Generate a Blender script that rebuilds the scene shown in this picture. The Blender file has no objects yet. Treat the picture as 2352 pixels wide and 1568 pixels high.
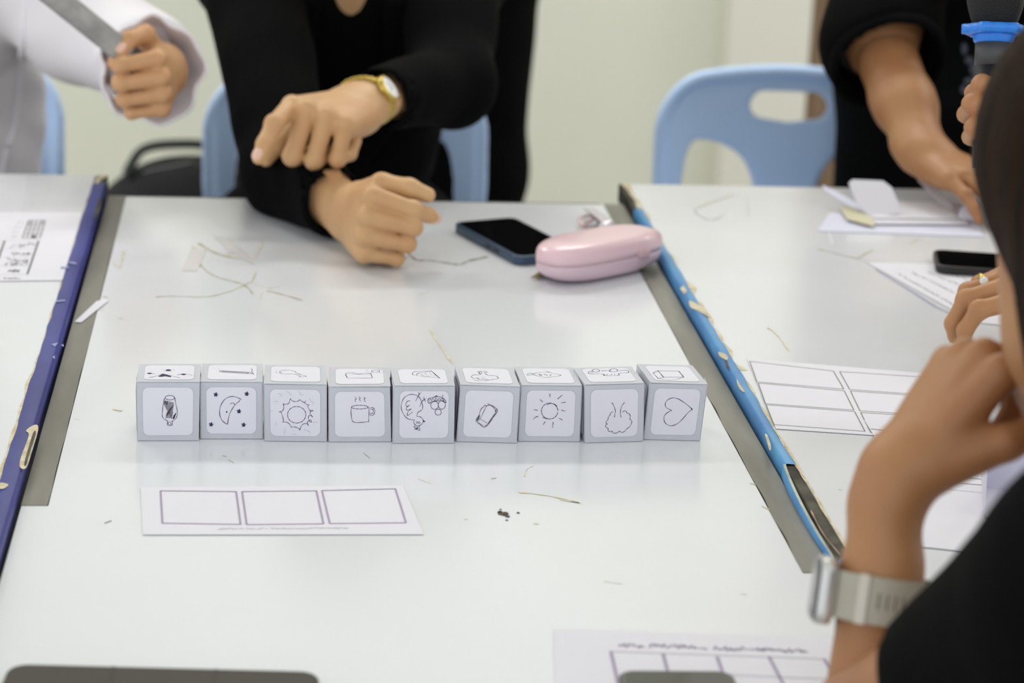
import bpy, bmesh, math, random
import numpy as np
from mathutils import Matrix, Vector

# ------------------------------------------------------------------ camera, light, exposure
scene = bpy.context.scene
col = scene.collection
FPX, CXP, CYP = 85.0/36.0*2352.0, 1176.0, 784.0
PITCH, YAW, ROLL = math.radians(16.84), math.radians(6.03), math.radians(2.39)
CAM = np.array([0.0, 0.0, 1.41])
fwd = np.array([math.sin(YAW)*math.cos(PITCH), math.cos(YAW)*math.cos(PITCH), -math.sin(PITCH)])
_r0 = np.array([math.cos(YAW), -math.sin(YAW), 0.0])
_u0 = np.cross(_r0, fwd)
rgt = _r0*math.cos(ROLL) + _u0*math.sin(ROLL)
upv = _u0*math.cos(ROLL) - _r0*math.sin(ROLL)
cam_data = bpy.data.cameras.new('camera')
cam = bpy.data.objects.new('camera', cam_data)
col.objects.link(cam)
cam.matrix_world = Matrix(((rgt[0], upv[0], -fwd[0], CAM[0]), (rgt[1], upv[1], -fwd[1], CAM[1]),
                           (rgt[2], upv[2], -fwd[2], CAM[2]), (0, 0, 0, 1)))
cam_data.lens = 85.0
cam_data.sensor_width = 36.0
cam_data.clip_start = 0.05
cam_data.dof.use_dof = True
cam_data.dof.focus_distance = 2.0
cam_data.dof.aperture_fstop = 5.6
scene.camera = cam

world = bpy.data.worlds.new('room_daylight')
scene.world = world
world.use_nodes = True
world.node_tree.nodes['Background'].inputs[0].default_value = (0.93, 0.97, 1.0, 1)
world.node_tree.nodes['Background'].inputs[1].default_value = 1.06
scene.view_settings.view_transform = 'Standard'
scene.view_settings.look = 'None'
scene.view_settings.gamma = 1.0
scene.view_settings.use_curve_mapping = False
scene.view_settings.exposure = 0.29
LAMP_POWER = 22.0

TABLE_Z = 0.75
SIDE_Z = 0.765

def ray(px, py):
    return fwd + rgt*(px-CXP)/FPX - upv*(py-CYP)/FPX
def at(px, py, D):                      # a point D metres deep
    return CAM + ray(px, py)*D
def tz(px, py, z=TABLE_Z):              # a point lying on a horizontal surface
    d = ray(px, py)
    return CAM + d*(z-CAM[2])/d[2]
def cv(r, u, t):                        # direction given as right / up / towards the viewer
    v = rgt*r + upv*u - fwd*t
    return v/np.linalg.norm(v)

# ------------------------------------------------------------------ helpers
def lin(c):
    c = c/255.0
    return c/12.92 if c <= 0.04045 else ((c+0.055)/1.055)**2.4
def rgb(r, g, b):
    return (lin(r), lin(g), lin(b), 1.0)

MATS = {}
def mat(name, color, rough=0.5, spec=0.5, metal=0.0, noise=0.0, nscale=8.0, bump=0.0, bscale=60.0,
        color2=None, sss=0.0, coat=0.0, sheen=0.0, lo=0.35, hi=0.65, stretch=None, emit=None, trans=0.0, alpha=1.0):
    if name in MATS:
        return MATS[name]
    m = bpy.data.materials.new(name)
    m.use_nodes = True
    nt = m.node_tree
    b = nt.nodes['Principled BSDF']
    b.inputs['Base Color'].default_value = color
    b.inputs['Roughness'].default_value = rough
    b.inputs['Specular IOR Level'].default_value = spec
    b.inputs['Metallic'].default_value = metal
    if sss:
        b.inputs['Subsurface Weight'].default_value = sss
        b.inputs['Subsurface Radius'].default_value = (0.008, 0.003, 0.0015)
        b.inputs['Subsurface Scale'].default_value = 1.0
    if coat: b.inputs['Coat Weight'].default_value = coat
    if sheen: b.inputs['Sheen Weight'].default_value = sheen
    if trans: b.inputs['Transmission Weight'].default_value = trans
    if alpha < 1: b.inputs['Alpha'].default_value = alpha
    if emit:
        b.inputs['Emission Color'].default_value = emit[0]
        b.inputs['Emission Strength'].default_value = emit[1]
    tc = nt.nodes.new('ShaderNodeTexCoord')
    mp = nt.nodes.new('ShaderNodeMapping')
    if stretch: mp.inputs['Scale'].default_value = stretch
    nt.links.new(tc.outputs['Object'], mp.inputs['Vector'])
    if noise > 0 or color2:
        n = nt.nodes.new('ShaderNodeTexNoise')
        n.inputs['Scale'].default_value = nscale
        n.inputs['Detail'].default_value = 6.0
        nt.links.new(mp.outputs['Vector'], n.inputs['Vector'])
        cr = nt.nodes.new('ShaderNodeValToRGB')
        c2 = color2 if color2 else tuple([c*(1-noise) for c in color[:3]]+[1])
        cr.color_ramp.elements[0].position = lo
        cr.color_ramp.elements[1].position = hi
        cr.color_ramp.elements[0].color = c2
        cr.color_ramp.elements[1].color = color
        nt.links.new(n.outputs['Fac'], cr.inputs['Fac'])
        nt.links.new(cr.outputs['Color'], b.inputs['Base Color'])
    if bump > 0:
        n2 = nt.nodes.new('ShaderNodeTexNoise')
        n2.inputs['Scale'].default_value = bscale
        n2.inputs['Detail'].default_value = 4.0
        nt.links.new(mp.outputs['Vector'], n2.inputs['Vector'])
        bp = nt.nodes.new('ShaderNodeBump')
        bp.inputs['Strength'].default_value = bump
        bp.inputs['Distance'].default_value = 0.002
        nt.links.new(n2.outputs['Fac'], bp.inputs['Height'])
        nt.links.new(bp.outputs['Normal'], b.inputs['Normal'])
    MATS[name] = m
    return m

def tag(o, label=None, cat=None, group=None, kind=None):
    if label: o['label'] = label
    if cat: o['category'] = cat
    if group: o['group'] = group
    if kind: o['kind'] = kind
    return o

def setparent(o, parent):
    if parent is not None:
        o.parent = parent
        o.matrix_parent_inverse = Matrix.Identity(4)
        if parent.type == 'EMPTY' or parent.location.length > 0:
            o.matrix_parent_inverse = PINV.get(parent.name, Matrix.Identity(4))
PINV = {}

def empty(name, loc, label=None, cat=None, group=None):
    o = bpy.data.objects.new(name, None)
    o.empty_display_size = 0.05
    o.location = Vector([float(x) for x in loc])
    col.objects.link(o)
    PINV[o.name] = Matrix.Translation(-o.location)
    return tag(o, label, cat, group)

def mesh_obj(name, V, Fc, m, parent=None, smooth=False):
    me = bpy.data.meshes.new(name)
    me.from_pydata([tuple(map(float, v)) for v in V], [], [tuple(map(int, f)) for f in Fc])
    me.update()
    if smooth:
        me.polygons.foreach_set('use_smooth', [True]*len(me.polygons))
    me.materials.append(m)
    o = bpy.data.objects.new(name, me)
    col.objects.link(o)
    setparent(o, parent)
    return o

class MB:
    """collects simple shapes into one mesh"""
    def __init__(s): s.V = []; s.F = []
    def add(s, V, F):
        k = len(s.V)
        s.V += [tuple(map(float, v)) for v in V]
        s.F += [tuple(int(i)+k for i in f) for f in F]
        return s
    def hexa(s, c):                       # 8 corners: bottom 4 ccw then top 4
        return s.add(c, [(0,3,2,1),(4,5,6,7),(0,1,5,4),(1,2,6,5),(2,3,7,6),(3,0,4,7)])
    def box(s, x0, x1, y0, y1, z0, z1):
        return s.hexa([(x0,y0,z0),(x1,y0,z0),(x1,y1,z0),(x0,y1,z0),(x0,y0,z1),(x1,y0,z1),(x1,y1,z1),(x0,y1,z1)])
    def tube(s, pts, rad, n=10, cap=True):
        pts = [np.array(p, float) for p in pts]
        rads = rad if hasattr(rad, '__len__') else [rad]*len(pts)
        V = []; F = []
        ref = np.array([0.3, 0.2, 0.93])
        for i, p in enumerate(pts):
            t = pts[min(i+1, len(pts)-1)]-pts[max(i-1, 0)]
            t /= np.linalg.norm(t)+1e-12
            a = np.cross(t, ref); a /= np.linalg.norm(a)+1e-12
            b = np.cross(t, a)
            for k in range(n):
                an = 2*math.pi*k/n
                V.append(p + rads[i]*(a*math.cos(an)+b*math.sin(an)))
        for i in range(len(pts)-1):
            for k in range(n):
                k2 = (k+1) % n
                F.append((i*n+k, i*n+k2, (i+1)*n+k2, (i+1)*n+k))
        if cap:
            F.append(tuple(range(n))[::-1]); F.append(tuple(range((len(pts)-1)*n, len(pts)*n)))
        return s.add(V, F)
    def build(s, name, m, parent=None, smooth=False, bevel=0, segs=2):
        o = mesh_obj(name, s.V, s.F, m, parent, smooth)
        if bevel:
            bv = o.modifiers.new('bevel', 'BEVEL'); bv.width = bevel; bv.segments = segs
            bv.limit_method = 'ANGLE'
        return o

def catmull(pts, sub=6):
    pts = [np.array(p, float) for p in pts]
    if len(pts) < 3: return pts
    closed = np.linalg.norm(pts[0]-pts[-1]) < 1e-9
    out = []
    n = len(pts)
    for i in range(n-1):
        p0 = pts[i-1] if i > 0 else (pts[-2] if closed else pts[0])
        p1, p2 = pts[i], pts[i+1]
        p3 = pts[i+2] if i+2 < n else (pts[1] if closed else pts[-1])
        for k in range(sub):
            t = k/sub
            out.append(0.5*((2*p1)+(-p0+p2)*t+(2*p0-5*p1+4*p2-p3)*t*t+(-p0+3*p1-3*p2+p3)*t**3))
    out.append(pts[-1])
    return out

def ribbon(mb, pts, w, nrm):
    """flat ribbon following pts on a surface with normal nrm; w half width (number or list)"""
    pts = [np.array(p, float) for p in pts]
    nrm = np.array(nrm, float)
    V = []; F = []
    for i, p in enumerate(pts):
        t = pts[min(i+1, len(pts)-1)]-pts[max(i-1, 0)]
        L = np.linalg.norm(t)
        t = t/L if L > 1e-9 else np.array([1.0, 0, 0])
        sd = np.cross(nrm, t); sd /= np.linalg.norm(sd)+1e-12
        ww = w[i] if hasattr(w, '__len__') else w
        V += [p-sd*ww, p+sd*ww]
    for i in range(len(pts)-1):
        F.append((2*i, 2*i+2, 2*i+3, 2*i+1))
    mb.add(V, F)

def prism(mb, outline, z0, z1):
    """outline: list of (x,y) ; vertical extrusion"""
    n = len(outline)
    V = [(x, y, z0) for x, y in outline]+[(x, y, z1) for x, y in outline]
    F = [tuple(range(n))[::-1], tuple(range(n, 2*n))]+[(i, (i+1) % n, n+(i+1) % n, n+i) for i in range(n)]
    mb.add(V, F)

def rrect(cx, cy, hx, hy, r, seg=6, rot=0.0):
    out = []
    for sx, sy, a0 in ((1, 1, 0), (-1, 1, 90), (-1, -1, 180), (1, -1, 270)):
        for k in range(seg+1):
            a = math.radians(a0+90*k/seg)
            out.append((sx*(hx-r)+r*math.cos(a), sy*(hy-r)+r*math.sin(a)))
    c, s = math.cos(rot), math.sin(rot)
    return [(cx+x*c-y*s, cy+x*s+y*c) for x, y in out]

# ------------------------------------------------------------------ distance fields -> smooth continuous surfaces
def cap(a, b, ra, rb, n=None, s=1.0):
    a = np.array(a, float); b = np.array(b, float); ab = b-a; L2 = ab@ab+1e-12
    if n is not None: n = np.array(n, float)/np.linalg.norm(n)
    def f(P):
        q = P-a
        t = np.clip(q@ab/L2, 0, 1)
        q = q-t[:, None]*ab
        if n is not None:
            q = q+((q@n)*(1/s-1))[:, None]*n
        return np.sqrt((q*q).sum(1))-(ra+(rb-ra)*t)
    return f
def ell(c, ax, rad):
    c = np.array(c, float); A = np.array([v/np.linalg.norm(v) for v in np.array(ax, float)]); rad = np.array(rad, float)
    def f(P):
        q = (P-c)@A.T
        k0 = np.sqrt(((q/rad)**2).sum(1))
        k1 = np.sqrt(((q/rad**2)**2).sum(1))+1e-9
        return k0*(k0-1)/k1
    return f
def smin(a, b, k):
    if k <= 0: return np.minimum(a, b)
    h = np.maximum(k-np.abs(a-b), 0)/k
    return np.minimum(a, b)-h*h*k*0.25
def union(fs, k):
    def f(P):
        d = fs[0](P)
        for g in fs[1:]: d = smin(d, g(P), k)
        return d
    return f
def sub(f, g, k=0.004):
    return lambda P: -smin(-f(P), g(P), k)
def inter(f, g, k=0.004):
    return lambda P: -smin(-f(P), -g(P), k)
def half(p, n):                          # keeps the side the normal points away from
    p = np.array(p, float); n = np.array(n, float)/np.linalg.norm(n)
    return lambda P: (P-p)@n
def inflate(f, r): return lambda P: f(P)-r
def folds(f, amp, freq, seed=0, dirs=None):
    rs = np.random.RandomState(seed)
    ks = rs.normal(size=(5, 3)); ks /= np.linalg.norm(ks, axis=1)[:, None]
    if dirs is not None: ks = ks*np.array(dirs)
    ph = rs.rand(5)*6.28
    def g(P):
        w = np.zeros(len(P))
        wx = P+0.25/freq*np.sin(P[:, [1, 2, 0]]*freq*0.7+ph[0])
        for i in range(5):
            w += np.sin(wx@ks[i]*freq*(0.7+0.35*i)+ph[i])/(1+0.4*i)
        return f(P)+amp*w*0.5
    return g

def sdf_surface(f, lo, hi, h, B=8):
    lo = np.array(lo, float); hi = np.array(hi, float)
    nb = np.maximum(np.ceil((hi-lo)/(h*B)).astype(int), 1)
    N = nb*B+1
    ci = np.stack(np.meshgrid(*[np.arange(k) for k in nb], indexing='ij'), -1).reshape(-1, 3)
    cd = f(lo+(ci+0.5)*B*h)
    G = np.where(cd > 0, 1.0, -1.0).reshape(nb).repeat(B, 0).repeat(B, 1).repeat(B, 2)
    G = np.pad(G, ((0, 1),)*3, mode='edge')
    act = ci[np.abs(cd) < B*h*1.5]
    if len(act):
        o = np.stack(np.meshgrid(*[np.arange(B+1)]*3, indexing='ij'), -1).reshape(-1, 3)
        ids = (act[:, None, :]*B+o[None]).reshape(-1, 3)
        lin_ = np.unique(np.ravel_multi_index(ids.T, N))
        ids = np.stack(np.unravel_index(lin_, N), -1)
        out = np.empty(len(ids))
        for s in range(0, len(ids), 400000):
            out[s:s+400000] = f(lo+ids[s:s+400000]*h)
        G[ids[:, 0], ids[:, 1], ids[:, 2]] = out
    S = G < 0
    c = [S[i:N[0]-1+i, j:N[1]-1+j, k:N[2]-1+k] for i in (0, 1) for j in (0, 1) for k in (0, 1)]
    tot = sum(x.astype(np.int8) for x in c)
    cells = np.argwhere((tot > 0) & (tot < 8))
    idx = -np.ones(N-1, int)
    idx[cells[:, 0], cells[:, 1], cells[:, 2]] = np.arange(len(cells))
    offs = np.array([(i, j, k) for i in (0, 1) for j in (0, 1) for k in (0, 1)])
    vals = np.stack([G[cells[:, 0]+o[0], cells[:, 1]+o[1], cells[:, 2]+o[2]] for o in offs], 1)
    acc = np.zeros((len(cells), 3)); cnt = np.zeros(len(cells))
    for a in range(8):
        for b in range(a+1, 8):
            if np.abs(offs[a]-offs[b]).sum() != 1: continue
            va, vb = vals[:, a], vals[:, b]
            m = (va < 0) != (vb < 0)
            t = va[m]/(va[m]-vb[m])
            acc[m] += offs[a]+t[:, None]*(offs[b]-offs[a]); cnt[m] += 1
    V = lo+(cells+acc/cnt[:, None])*h
    quads = []
    for ax in range(3):
        u, v = (ax+1) % 3, (ax+2) % 3
        sl0 = [slice(None)]*3; sl1 = [slice(None)]*3
        sl0[ax] = slice(0, -1); sl1[ax] = slice(1, None)
        A, Bb = S[tuple(sl0)], S[tuple(sl1)]
        e = np.argwhere(A != Bb)
        ok = (e[:, u] > 0) & (e[:, v] > 0) & (e[:, u] < N[u]-1) & (e[:, v] < N[v]-1)
        e = e[ok]
        flip = A[e[:, 0], e[:, 1], e[:, 2]]
        def g(du, dv):
            q = e.copy(); q[:, u] += du; q[:, v] += dv
            return idx[q[:, 0], q[:, 1], q[:, 2]]
        q = np.stack([g(-1, -1), g(0, -1), g(0, 0), g(-1, 0)], 1)
        q[~flip] = q[~flip][:, ::-1]
        quads.append(q)
    Q = np.concatenate(quads)
    return V, Q[(Q >= 0).all(1)]

def fast_mesh(name, parts, m, parent=None, smooth=True):
    V = np.concatenate([p[0] for p in parts]); off = 0; Qs = []
    for p in parts:
        Qs.append(p[1]+off); off += len(p[0])
    Q = np.concatenate(Qs)
    me = bpy.data.meshes.new(name)
    me.vertices.add(len(V)); me.vertices.foreach_set('co', V.astype(np.float32).ravel())
    me.loops.add(Q.size); me.loops.foreach_set('vertex_index', Q.astype(np.int32).ravel())
    me.polygons.add(len(Q)); me.polygons.foreach_set('loop_start', np.arange(0, Q.size, 4, dtype=np.int32))
    me.polygons.foreach_set('loop_total', np.full(len(Q), 4, np.int32))
    me.update(calc_edges=True)
    me.validate()
    if smooth: me.polygons.foreach_set('use_smooth', np.ones(len(me.polygons), bool))
    me.materials.append(m)
    o = bpy.data.objects.new(name, me)
    col.objects.link(o)
    setparent(o, parent)
    return o

def bbox(pts, pad):
    p = np.array(pts); return p.min(0)-pad, p.max(0)+pad
SIDE_Z = 0.761
# ------------------------------------------------------------------ materials
M_wall = mat('painted_wall', rgb(222, 223, 208), 0.85, 0.2, noise=0.04, nscale=2.5, bump=0.05, bscale=40)
M_ceil = mat('ceiling_paint', rgb(235, 235, 230), 0.9, 0.2, noise=0.02)
M_floor = mat('terrazzo_floor', rgb(188, 184, 174), 0.35, 0.4, noise=0.15, nscale=60)
M_wood = mat('brown_wood', rgb(150, 118, 82), 0.5, 0.4, color2=rgb(120, 90, 60), nscale=6, stretch=(6, 6, 0.6))
M_redwood = mat('red_brown_wood', rgb(92, 52, 40), 0.5, 0.4, color2=rgb(70, 38, 30), nscale=6, stretch=(6, 6, 0.6))
M_lam = mat('white_laminate', rgb(229, 231, 236), 0.17, 0.5, color2=rgb(224, 226, 230), nscale=3.0, lo=0.3, hi=0.6)
M_core = mat('board_core', rgb(96, 92, 80), 0.8, 0.3, color2=rgb(58, 56, 50), nscale=40)
M_grey = mat('dull_grey_strip', rgb(136, 133, 124), 0.38, 0.5, metal=0.25, color2=rgb(104, 101, 92), nscale=14, stretch=(1.5, .25, 1))
M_bluedark = mat('royal_blue_band', rgb(54, 62, 146), 0.38, 0.4, color2=rgb(38, 44, 126), nscale=18, stretch=(1, .5, 1))
M_bluelite = mat('sky_blue_band', rgb(84, 160, 212), 0.35, 0.5, color2=rgb(58, 128, 190), nscale=22, stretch=(1, .5, 1))
M_chip = mat('chipped_wood_edge', rgb(226, 217, 192), 0.8, 0.3, color2=rgb(198, 182, 146), nscale=90)
M_peel = mat('peeled_backing', rgb(206, 208, 190), 0.7, 0.3, color2=rgb(170, 176, 160), nscale=60)
M_glue = mat('dried_glue', rgb(206, 196, 150), 0.45, 0.5, color2=rgb(166, 156, 112), nscale=80)
M_gluepale = mat('pale_glue', rgb(228, 220, 196), 0.4, 0.5, color2=rgb(208, 198, 165), nscale=80)
M_stain = mat('dark_stain', rgb(40, 34, 30), 0.6, 0.3, color2=rgb(90, 74, 52), nscale=300)
M_tape = mat('clear_tape', rgb(222, 218, 220), 0.2, 0.5)
M_steel = mat('grey_steel_tube', rgb(120, 122, 126), 0.35, 0.5, metal=0.7)
M_paper = mat('white_paper', rgb(231, 229, 237), 0.75, 0.25, noise=0.02, nscale=5)
M_paper2 = mat('bluish_paper', rgb(226, 226, 244), 0.7, 0.25, noise=0.03, nscale=9)
M_cream = mat('cream_card', rgb(216, 210, 182), 0.8, 0.2, noise=0.05)
M_cubegrey = mat('printed_grey_card', rgb(204, 206, 214), 0.6, 0.3, noise=0.03, nscale=60)
M_cubewhite = mat('printed_white_square', rgb(232, 231, 241), 0.6, 0.3, noise=0.015, nscale=40)
M_ink = mat('purple_black_ink', rgb(52, 40, 84), 0.6, 0.2)
M_pencil = mat('grey_pencil', rgb(112, 106, 116), 0.7, 0.2)
M_faint = mat('faint_pencil', rgb(196, 194, 208), 0.7, 0.2)
M_print = mat('grey_print', rgb(120, 112, 130), 0.7, 0.2)
M_printdk = mat('dark_print', rgb(76, 80, 70), 0.7, 0.2)
M_printlt = mat('light_print', rgb(188, 184, 196), 0.7, 0.2)

# ------------------------------------------------------------------ room
def struct(o): o['kind'] = 'structure'; return o
struct(MB().box(-4.0, 5.0, -3.0, 5.2, -0.1, 0.0).build('floor', M_floor))
struct(MB().box(-4.0, 5.0, 5.0, 5.15, 0.0, 3.0).build('wall_back', M_wall))
struct(MB().box(-4.15, 5.0, -0.6, 5.15, 3.0, 3.1).build('ceiling', M_ceil))
struct(MB().box(0.95, 1.12, 4.93, 5.0, 0.0, 3.0).build('trim_1', mat('pale_pillar_paint', rgb(222, 220, 208), 0.8, 0.2)))
door = struct(MB().box(1.20, 2.15, 4.955, 5.0, 0.0, 2.1).build('door_1', M_wood))
MB().box(1.12, 1.20, 4.93, 5.0, 0.0, 2.18).build('door_frame', mat('frame_brown', rgb(126, 104, 80), 0.5, 0.4, color2=rgb(106, 84, 60), nscale=8, stretch=(6, 6, .6)), door, bevel=.004)
MB().box(2.15, 2.23, 4.93, 5.0, 0.0, 2.18).build('door_frame', MATS['frame_brown'], door, bevel=.004)
MB().box(1.20, 2.15, 4.93, 5.0, 2.10, 2.18).build('door_frame', MATS['frame_brown'], door, bevel=.004)
MB().box(1.30, 1.38, 4.945, 4.956, 0.05, 2.05).build('door_stile', M_redwood, door, bevel=.003)
MB().box(1.95, 2.03, 4.945, 4.956, 0.05, 2.05).build('door_stile', M_redwood, door, bevel=.003)
for z0, z1 in ((0.12, 0.95), (1.1, 1.95)):
    MB().box(1.45, 1.88, 4.948, 4.956, z0, z1).build('door_panel', M_wood, door, bevel=.004)
bb = struct(MB().box(-4.0, 0.95, 4.985, 5.0, 0.0, 0.09).build('baseboard_back', mat('baseboard_paint', rgb(120, 112, 100), .6)))

# ceiling lamps; the back row is an unseen addition that brightens the wall
M_lampbody = mat('lamp_housing', rgb(225, 225, 222), 0.5)
M_tube = mat('lamp_tube', rgb(255, 255, 255), 0.4, emit=((1, .98, .95, 1), 3.0))
for i, (lx, ly) in enumerate(((-1.6, 0.6), (0.6, 0.6), (2.8, 0.6), (-1.6, 4.1), (0.6, 4.1), (2.8, 4.1))):
    L = empty('ceiling_lamp', (lx, ly, 3.0), ['front row fluorescent lamp above the floor beyond the royal-blue-edged table', 'front row fluorescent lamp above the near end of the tables', 'front row fluorescent lamp on the door side of the room', 'added back row lamp, unseen, lighting the bare end of the back wall', 'added back row lamp, unseen, above the person standing behind the chairs', 'added back row lamp, unseen, beside the brown door'][i], 'lamp', 'ceiling lamps')
    MB().box(lx-.62, lx+.62, ly-.09, ly+.09, 2.95, 3.0).build('housing', M_lampbody, L, bevel=.006)
    for dy in (-.045, .045):
        MB().tube([(lx-.6, ly+dy, 2.93), (lx+.6, ly+dy, 2.93)], .014, 10).build('tube', M_tube, L, smooth=True)
    ld = bpy.data.lights.new('lamp_light', 'AREA'); ld.shape = 'RECTANGLE'; ld.size = 1.2; ld.size_y = 0.3
    ld.energy = LAMP_POWER*(1.0 if ly > 2 else 0.10); ld.color = (1.0, 0.99, 0.97)
    lo_ = bpy.data.objects.new('lamp_light', ld); lo_.location = (lx, ly, 2.90); col.objects.link(lo_)
    lo_.parent = L; lo_.matrix_parent_inverse = PINV[L.name]

# ------------------------------------------------------------------ tables
rnd = random.Random(4)
def wavy(y0, y1, n, base, amp, rs):
    ys = np.linspace(y0, y1, n)
    w = np.zeros(n)
    for k in range(6):
        w += np.sin(ys*rs.uniform(8, 120)+rs.uniform(0, 6))*rs.uniform(.3, 1)
    return ys, base+amp*w/2.2
def flat_strip(mb, ys, xa, xb, z0, z1):
    n = len(ys); V = []; F = []
    for y, a, b in zip(ys, xa, xb):
        V += [(a, y, z0), (b, y, z0), (b, y, z1), (a, y, z1)]
    for i in range(n-1):
        k = 4*i; m_ = k+4
        for a, b in ((0, 1), (1, 2), (2, 3), (3, 0)):
            F.append((k+a, m_+a, m_+b, k+b))
    F += [(0, 1, 2, 3), (4*n-1, 4*n-2, 4*n-3, 4*n-4)]
    mb.add(V, F)

def table(x0, x1, y0, y1, z, label):
    T = empty('folding_table', ((x0+x1)/2, (y0+y1)/2, 0), label, 'table')
    MB().box(x0, x1, y0, y1, z-.022, z-.0012).build('board', M_core, T, bevel=.001)
    for lx in (x0+.06, x1-.06):
        for ly in (y0+.12, y1-.12):
            MB().tube([(lx, ly, 0.012), (lx, ly, z-.022)], .0125, 12).build('leg', M_steel, T, smooth=True)
            MB().tube([(lx, ly, 0.0), (lx, ly, .025)], .015, 12).build('foot_cap', mat('black_rubber', rgb(25, 25, 25), .7), T, smooth=True)
    for ly in (y0+.12, y1-.12):
        MB().tube([(x0+.06, ly, .22), (x1-.06, ly, .22)], .009, 10).build('cross_bar', M_steel, T, smooth=True)
    for lx in (x0+.06, x1-.06):
        MB().box(lx-.012, lx+.012, y0+.05, y1-.05, z-.045, z-.022).build('side_rail', M_steel, T)
    return T
YF = 2.725
TC = table(-.183, .411, YF-1.5, YF, TABLE_Z, 'white-topped table in the middle with the row of picture cubes on it')
TL = table(-.781, -.187, 2.78-1.5, 2.78, SIDE_Z, 'white-topped table with a royal blue edge beside the white-shirted person')
TR = table(.414, 1.008, 2.785-1.5, 2.785, SIDE_Z, 'white-topped table with a chipped sky blue edge under the scattered papers')
rs = random.Random(11)
# laminate tops
MB().box(-.163, .388, YF-1.498, YF-.004, TABLE_Z-.0012, TABLE_Z).build('laminate_top', M_lam, TC)
MB().box(-.779, -.201, 2.78-1.498, 2.776, SIDE_Z-.0012, SIDE_Z).build('laminate_top', M_lam, TL)
MB().box(.4235, 1.006, 2.785-1.498, 2.781, SIDE_Z-.0012, SIDE_Z).build('laminate_top', M_lam, TR)
# dull grey strips along the middle table
ys, xa = wavy(1.73, YF-.003, 160, -.1635, .0006, rs)
mb = MB(); flat_strip(mb, ys, [-.1832]*160, xa, TABLE_Z-.0014, TABLE_Z+.0006); mb.build('grey_edge_strip', M_grey, TC)
mb = MB(); mb.box(-.183, -.163, YF-1.498, 1.73, TABLE_Z-.0012, TABLE_Z); mb.build('laminate_top', M_lam, TC)
ys, xa = wavy(1.60, YF-.003, 200, .3885, .0007, rs)
mb = MB(); flat_strip(mb, ys, xa, [.4112]*200, TABLE_Z-.0014, TABLE_Z+.0006); mb.build('grey_edge_strip', M_grey, TC)
MB().box(.388, .411, YF-1.498, 1.60, TABLE_Z-.0012, TABLE_Z).build('laminate_top', M_lam, TC)
ys, xa = wavy(-.16, .385, 80, YF-.004, .0008, rs)
mb = MB()
for i in range(79):
    mb.add([(ys[i], xa[i], TABLE_Z+.0004), (ys[i+1], xa[i+1], TABLE_Z+.0004), (ys[i+1], YF, TABLE_Z+.0002), (ys[i], YF, TABLE_Z+.0002)], [(0, 1, 2, 3)])
mb.build('worn_end_edge', M_core, TC)

def edge_band(T, xe, sgn, ya, yb, w, amp, m, rs, drop=.021, n=220):
    """plastic band wrapped over a long edge: top strip plus side face. sgn=+1 table lies at larger x"""
    ys, win = wavy(ya, yb, n, w, amp, rs)
    z = SIDE_Z
    V = []; F = []
    for y, ww in zip(ys, win):
        V += [(xe+sgn*ww, y, z+.0005), (xe+sgn*.0022, y, z+.0011), (xe-sgn*.0004, y, z-.0006), (xe-sgn*.0008, y, z-.006), (xe-sgn*.0006, y, z-drop), (xe+sgn*.002, y, z-drop-.001)]
    for i in range(n-1):
        for a in range(5):
            F.append((6*i+a, 6*i+6+a, 6*i+7+a, 6*i+a+1))
    return mesh_obj('blue_edge_band', V, F, m, T, True)
edge_band(TR, .414, 1, 1.80, 2.655, .0095, .0011, M_bluelite, rs)
edge_band(TR, .414, 1, 1.555, 1.60, .007, .001, M_bluelite, rs, n=30)
edge_band(TL, -.187, -1, 1.285, 2.735, .0145, .0009, M_bluedark, rs)
# chipped edges
def chips(T, xe, sgn, ya, yb, wa, wb, rs, n=260, amp=.0012, name='chipped_edge', z=SIDE_Z):
    ys, a = wavy(ya, yb, n, wa, amp, rs); _, b = wavy(ya, yb, n, wb, amp*1.4, rs)
    b = np.maximum(b, a+.0002)
    mb = MB()
    for i in range(n-1):
        mb.add([(xe+sgn*a[i], ys[i], z+.0003), (xe+sgn*b[i], ys[i], z+.0003), (xe+sgn*b[i+1], ys[i+1], z+.0003), (xe+sgn*a[i+1], ys[i+1], z+.0003)], [(0, 1, 2, 3)])
    mb.build(name, M_chip, T)
chips(TR, .414, 1, 1.62, 2.05, .009, .0112, rs)
chips(TR, .414, 1, 2.05, 2.36, .009, .0125, rs, amp=.0022)
chips(TR, .414, 1, 2.36, 2.66, .009, .0108, rs)
chips(TR, .414, 1, 2.655, 2.783, .005, .0110, rs, n=60, amp=.003)
chips(TL, -.187, -1, 1.285, 2.05, .0138, .0166, rs, amp=.0014)
chips(TL, -.187, -1, 2.05, 2.735, .0138, .0152, rs)
chips(TL, -.187, -1, 2.735, 2.778, .004, .013, rs, n=40, amp=.004)
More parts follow.
